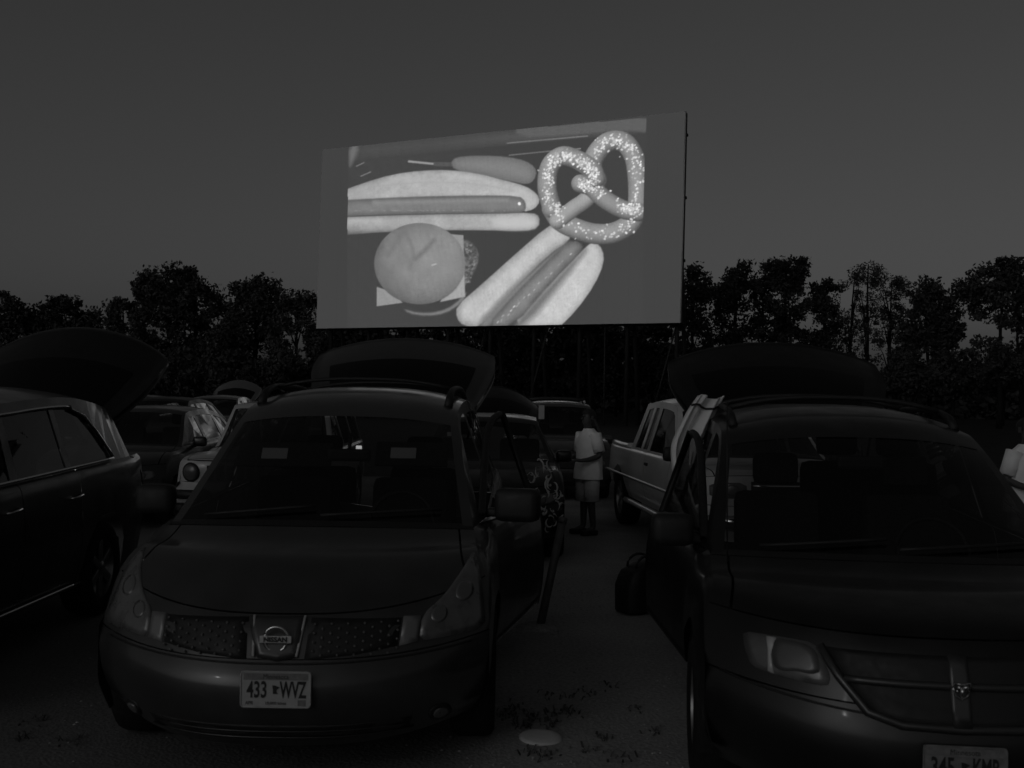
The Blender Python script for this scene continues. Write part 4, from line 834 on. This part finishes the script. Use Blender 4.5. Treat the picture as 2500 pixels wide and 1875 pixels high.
# ------------------------------------------------------------------ pale cloth hung on the right minivan's open door
def cloth():
    # hangs from the roof edge down outside the van's rear side door, gathered into folds
    pa = [P(1705, 968, 7.1), P(1672, 1010, 7.1), P(1648, 1060, 7.1), P(1638, 1110, 7.1), P(1640, 1180, 7.1), P(1600, 1180, 7.05), P(1610, 1238, 7.0)]
    L = [P(1700, 966, 7.2), P(1676, 1000, 7.15), P(1652, 1045, 7.1), P(1636, 1085, 7.05), P(1636, 1130, 7.0), P(1644, 1185, 7.0), P(1600, 1190, 6.9), P(1610, 1240, 6.9)]
    L = L[:6]; Rr = [P(1775, 972, 7.35), P(1762, 1000, 7.3), P(1740, 1045, 7.25), P(1720, 1085, 7.2), P(1695, 1130, 7.15), P(1665, 1192, 7.1)]
    La = [np.array(q_) for q_ in L]; Ra = [np.array(q_) for q_ in Rr]
    def f(a, b_):
        l = catmull(La, a * 5); r_ = catmull(Ra, a * 5); q_ = l * (1 - b_) + r_ * b_
        fold = .030 * math.sin(b_ * 11 + 1.2 * a) + .018 * math.sin(b_ * 23 - 2 * a + 1); return q_ + np.array((fold * .35, -fold * 1.0 - .05 * math.sin(math.pi * b_), .012 * math.sin(b_ * 9)))
    v, fc = grid(40, 30, f); base_ = Vector((1.25, 7.1, 0)); v = [Vector(q_) - base_ for q_ in v]
    r_ = empty('cloth_sheet', base_); tag(r_, 'pale folded sheet hanging beside the open door of the right minivan', 'cloth')
    o = mk('sheet', v, fc, M['cloth'], r_); md = o.modifiers.new('thickness', 'SOLIDIFY'); md.thickness = .006
    ln = [Vector(f(.14 + .05 * k / 8, k / 8)) - base_ + Vector((0, -.02, 0)) for k in range(9)]; tube('tie_cord', ln, .008, M['plastic'], r_, 6)
cloth()

# ------------------------------------------------------------------ leaning post, disc, weeds
pb = P(1312, 1532, 8.3); pb = Vector((pb.x, 8.3 * 1.0, 0)); g0 = P(1312, 1532, 8.3); d_g = CAM_H / -ray(1312, 1532).z * ray(1312, 1532).y; g0 = P(1312, 1532, d_g)
pt = P(1374, 1268, d_g + .15)
post = empty('speaker_post', (g0.x, g0.y, 0)); tag(post, 'leaning bare metal speaker post standing between the two minivans', 'post')
tube('pole', [Vector((0, 0, -.1)), pt - Vector((g0.x, g0.y, 0))], .032, M['steel'], post, 12)
e_ = pt - Vector((g0.x, g0.y, 0)); dirp = e_.normalized(); tube('pole_cap', [e_ - dirp * .03, e_ + dirp * .012, e_ + dirp * .02], [.036, .036, .02], M['steel'], post, 12)
bm = bmesh.new(); add_lathe(bm, [(.001, .05), (.09, .05), (.14, .03), (.17, .0)], Matrix.Rotation(R(-90), 4, 'Y') @ Matrix.Identity(4), 16)
bmesh.ops.transform(bm, matrix=Matrix.Diagonal((1, 1, .6, 1)), verts=bm.verts); bm_obj('soil_mound', bm, bpy.data.materials['gravel_dirt'], post, True)
rv = ray(1320, 1803); dd = CAM_H / -rv.z * rv.y; gp = P(1320, 1803, dd)
disc = empty('frisbee', (gp.x, gp.y, 0), 0); tag(disc, 'pale flat plastic disc lying on the gravel beside the left minivan', 'disc')
bm = bmesh.new(); add_lathe(bm, [(.001, .034), (.06, .034), (.083, .031), (.087, .028), (.092, .028), (.108, .020), (.115, .009), (.114, .001), (.108, .004)], Matrix.Rotation(R(-90), 4, 'Y'), 40); bmesh.ops.transform(bm, matrix=Matrix.Diagonal((1, 1, .62, 1)), verts=bm.verts); bm_obj('disc_body', bm, M['disc'], disc, True)
disc.rotation_euler = (R(2), R(1.5), 0)
bag = empty('bag', (1.07, 9.0, 0), R(25)); tag(bag, 'dark slumped bag standing on the gravel beside the right minivan', 'bag')
bm = bmesh.new(); add_box(bm, (0, 0, .2), (.36, .26, .4), .07); bmesh.ops.subdivide_edges(bm, edges=bm.edges, cuts=2, use_grid_fill=True)
for v in bm.verts:
    v.co.z = max(v.co.z + .03 * math.sin(v.co.x * 13 + 1) * (v.co.z / .4), 0.0); v.co.x += .05 * (v.co.z / .4) + .012 * math.sin(v.co.z * 22); v.co.y += .012 * math.sin(v.co.x * 25)
bm_obj('bag_body', bm, M['plastic'], bag, True)
for yy in (-.07, .07): tube('handle', [(.05 + .11 * math.cos(a), yy, .38 + .10 * math.sin(a)) for a in np.linspace(0, math.pi, 10)], .011, M['plastic'], bag, 6)
rng = np.random.RandomState(21)
def weeds():
    V = []; F = []
    spots = [(1300, 1755, 14), (1282, 1775, 10), (1345, 1768, 10), (1385, 1740, 8), (1360, 1745, 9), (1250, 1730, 10), (1240, 1745, 12), (1405, 1740, 6), (1420, 1690, 5), (1490, 1680, 5), (1540, 1730, 5), (1345, 1700, 4), (1395, 1705, 5), (1470, 1800, 6), (1440, 1830, 6), (1520, 1850, 6), (1330, 1845, 8), (1290, 1840, 6), (1600, 1790, 6), (90, 1760, 8), (60, 1800, 8), (180, 1810, 8)]
    for x_, y_, n_ in spots:
        r_ = ray(x_, y_); d_ = CAM_H / -r_.z * r_.y; c0 = np.array(P(x_, y_, d_)); c0[2] = 0
        for _ in range(n_ * 2):
            b0 = c0 + np.array((rng.normal(0, .035), rng.normal(0, .05), 0)); a = rng.uniform(0, 6.28); l = rng.uniform(.012, .042); wd = rng.uniform(.003, .008)
            dv = np.array((math.cos(a), math.sin(a), 0)); sv_ = np.array((-dv[1], dv[0], 0)) * wd; k = len(V)
            V += [b0 - sv_, b0 + sv_, b0 + dv * l * .5 + sv_ + np.array((0, 0, l * .7)), b0 + dv * l * .5 - sv_ + np.array((0, 0, l * .7)), b0 + dv * l + np.array((0, 0, l * .55))]
            F += [(k, k + 1, k + 2, k + 3), (k + 3, k + 2, k + 4)]
    tag(mk('weeds', V, F, M['weed'], None, False), 'sparse dark weeds growing in the gravel around the pale disc', 'weeds', kind='stuff')
weeds()
def pebbles():
    V = []; F = []
    ico = [(0, 0, 1), (.9, 0, .3), (.28, .85, .3), (-.72, .53, .3), (-.72, -.53, .3), (.28, -.85, .3)]
    fi = [(0, 1, 2), (0, 2, 3), (0, 3, 4), (0, 4, 5), (0, 5, 1)]
    for _ in range(2600):
        y = 4.2 + 12 * rng.rand()**2; x = rng.uniform(-.2, 1.3) if rng.rand() < .8 else rng.uniform(-3.2, 3); r_ = rng.uniform(.003, .012); k = len(V); ro = rng.uniform(0, 6.28)
        V += [(x + r_ * (a * math.cos(ro) - b_ * math.sin(ro)), y + r_ * (a * math.sin(ro) + b_ * math.cos(ro)), r_ * c_ * .7) for a, b_, c_ in ico]; F += [tuple(k + i for i in t_) for t_ in fi]
    tag(mk('gravel', V, F, mat('gravel_stone', .3, .9, 0, 0, .5, 3, spec=.2), None, False), 'loose gravel stones scattered on the ground', 'gravel', kind='stuff')
pebbles()

# ------------------------------------------------------------------ people
def skin_body(name, joints, edges, m, parent, sub=2):
    me = bpy.data.meshes.new(name); names = list(joints); me.from_pydata([joints[k][0] for k in names], [(names.index(a), names.index(b_)) for a, b_ in edges], [])
    o = bpy.data.objects.new(name, me); COL.objects.link(o); md = o.modifiers.new('skin', 'SKIN')
    for i, k in enumerate(names): r_ = joints[k][1]; me.skin_vertices[0].data[i].radius = (r_, r_) if not hasattr(r_, '__len__') else r_
    me.skin_vertices[0].data[0].use_root = True
    o.modifiers.new('sub', 'SUBSURF').levels = sub; o.modifiers['sub'].render_levels = sub
    dg = bpy.context.evaluated_depsgraph_get(); me2 = bpy.data.meshes.new_from_object(o.evaluated_get(dg)); bpy.data.objects.remove(o)
    me2.polygons.foreach_set('use_smooth', [True] * len(me2.polygons)); return put(name, me2, m, parent)
def loft(name, secs, m, parent, n=20):        # secs: (centre x, y, z, rx, ry)
    v = [Vector((cx + rx * math.cos(2 * math.pi * k / n), cy + ry * math.sin(2 * math.pi * k / n), z)) for cx, cy, z, rx, ry in secs for k in range(n)]
    f = [(i * n + k, i * n + (k + 1) % n, (i + 1) * n + (k + 1) % n, (i + 1) * n + k) for i in range(len(secs) - 1) for k in range(n)]; return mk(name, v, f, m, parent)
def limb_cloth(name, a, b_, ra, rb_, m, parent): return tube(name, [a, (Vector(a) + Vector(b_)) / 2, b_], [ra, (ra + rb_) / 2, rb_], m, parent, 14)
def person(label, loc, rz, h=1.66, arm_fwd=True):
    k = h / 1.75; r_ = empty('person', (loc[0], loc[1], 0), rz); tag(r_, label, 'person'); V3 = lambda x, y, z: (x * k, y * k, z * k)
    J = {'pelvis': (V3(0, 0, .95), .13 * k), 'waist': (V3(0, 0, 1.08), .125 * k), 'chest': (V3(0, -.01, 1.28), .14 * k), 'neck0': (V3(0, .0, 1.45), .06 * k), 'neck': (V3(0, -.01, 1.52), .055 * k)}
    E = [('pelvis', 'waist'), ('waist', 'chest'), ('chest', 'neck0'), ('neck0', 'neck')]
    J['chin'] = (V3(0, -.035, 1.58), .068 * k); J['head'] = (V3(0, -.02, 1.66), .088 * k); J['crown'] = (V3(0, -.01, 1.73), .062 * k); E += [('neck', 'chin'), ('chin', 'head'), ('head', 'crown')]
    for sg, s_ in ((1, 'l'), (-1, 'r')):
        J.update({s_ + 'sh': (V3(sg * .19, 0, 1.40), .062 * k), s_ + 'el': (V3(sg * .25, .02, 1.12), .045 * k), s_ + 'wr': (V3(sg * .20, -.22, 1.05), .032 * k), s_ + 'ha': (V3(sg * .17, -.30, 1.06), (.042 * k, .02 * k)),
                  s_ + 'hi': (V3(sg * .09, 0, .90), .10 * k), s_ + 'kn': (V3(sg * .11, -.02 * sg, .50), .062 * k), s_ + 'an': (V3(sg * .12, .02, .10), .042 * k), s_ + 'to': (V3(sg * .13, -.15, .035), .035 * k)})
        E += [('chest', s_ + 'sh'), (s_ + 'sh', s_ + 'el'), (s_ + 'el', s_ + 'wr'), (s_ + 'wr', s_ + 'ha'), ('pelvis', s_ + 'hi'), (s_ + 'hi', s_ + 'kn'), (s_ + 'kn', s_ + 'an'), (s_ + 'an', s_ + 'to')]
        for fi in range(4):
            b0 = V3(sg * (.14 + .02 * fi), -.33, 1.055); J[s_ + 'f%d' % fi] = (V3(sg * (.14 + .02 * fi), -.345, 1.06), .010 * k); J[s_ + 'g%d' % fi] = (V3(sg * (.14 + .02 * fi), -.385 + .008 * abs(fi - 1.5), 1.045), .009 * k)
            E += [(s_ + 'ha', s_ + 'f%d' % fi), (s_ + 'f%d' % fi, s_ + 'g%d' % fi)]
        J[s_ + 'th'] = (V3(sg * .12, -.27, 1.075), .011 * k); J[s_ + 'ti'] = (V3(sg * .10, -.31, 1.085), .010 * k); E += [(s_ + 'wr', s_ + 'th'), (s_ + 'th', s_ + 'ti')]
    skin_body('body', J, E, M['skin'], r_)
    loft('shirt', [(0, 0, .79 * k, .245 * k, .19 * k), (0, .005, .90 * k, .235 * k, .185 * k), (0, .01, 1.05 * k, .215 * k, .165 * k), (0, .01, 1.2 * k, .21 * k, .155 * k), (0, .01, 1.33 * k, .215 * k, .145 * k), (0, .01, 1.42 * k, .19 * k, .11 * k), (0, .01, 1.475 * k, .10 * k, .085 * k), (0, .005, 1.50 * k, .075 * k, .07 * k)], M['shirt'], r_, 40)
    for v in r_.children[-1].data.vertices:
        if v.co.z < 1.4 * k: an = math.atan2(v.co.y, v.co.x); f = 1 + (.045 * math.sin(an * 6 + v.co.z * 9) + .03 * math.sin(an * 11 - v.co.z * 14)) * min(1, (1.42 * k - v.co.z) / (.35 * k)); v.co.x *= f; v.co.y *= f
    for sg in (1, -1):
        limb_cloth('sleeve', V3(sg * .155, .0, 1.42), V3(sg * .245, .015, 1.17), .092 * k, .083 * k, M['shirt'], r_)
        limb_cloth('shorts', V3(sg * .085, 0, .90), V3(sg * .115, -.01, .47), .125 * k, .105 * k, M['shorts'], r_)
        box('shoe', V3(sg * .13, -.06, .04), (.095 * k, .27 * k, .08 * k), M['plastic'], r_, .03)
    bm = bmesh.new(); bmesh.ops.create_uvsphere(bm, u_segments=16, v_segments=10, radius=.104 * k); bmesh.ops.transform(bm, matrix=Matrix.Translation(V3(0, .004, 1.675)) @ Matrix.Diagonal((.92, 1.08, 1.05, 1)), verts=bm.verts)
    for v in list(bm.verts):
        if v.co.z < 1.62 * k or (v.co.y < -.045 * k and v.co.z < 1.70 * k): bm.verts.remove(v)
    bm_obj('hair', bm, M['hair'], r_, True)
    bm = bmesh.new(); add_tube(bm, [V3(0, -.095, 1.665), V3(0, -.122, 1.63), V3(0, -.10, 1.622)], [.010 * k, .015 * k, .010 * k], 6); bm_obj('nose', bm, M['skin'], r_, True)
    for sg in (1, -1):
        box('ear', V3(sg * .09, .0, 1.65), (.018 * k, .04 * k, .06 * k), M['skin'], r_, .006); box('eye', V3(sg * .032, -.098, 1.672), (.026 * k, .01 * k, .012 * k), M['hair'], r_, .003)
    box('mouth', V3(0, -.098, 1.592), (.05 * k, .008 * k, .010 * k), M['hair'], r_, .002)
    return r_
person('person in white t-shirt and pale shorts standing between the rows of cars', (1.0, 14.0), R(-58), 1.60)
person('person in white shirt at the right picture edge beyond the right minivan', (5.05, 10.6), R(20), 1.62)
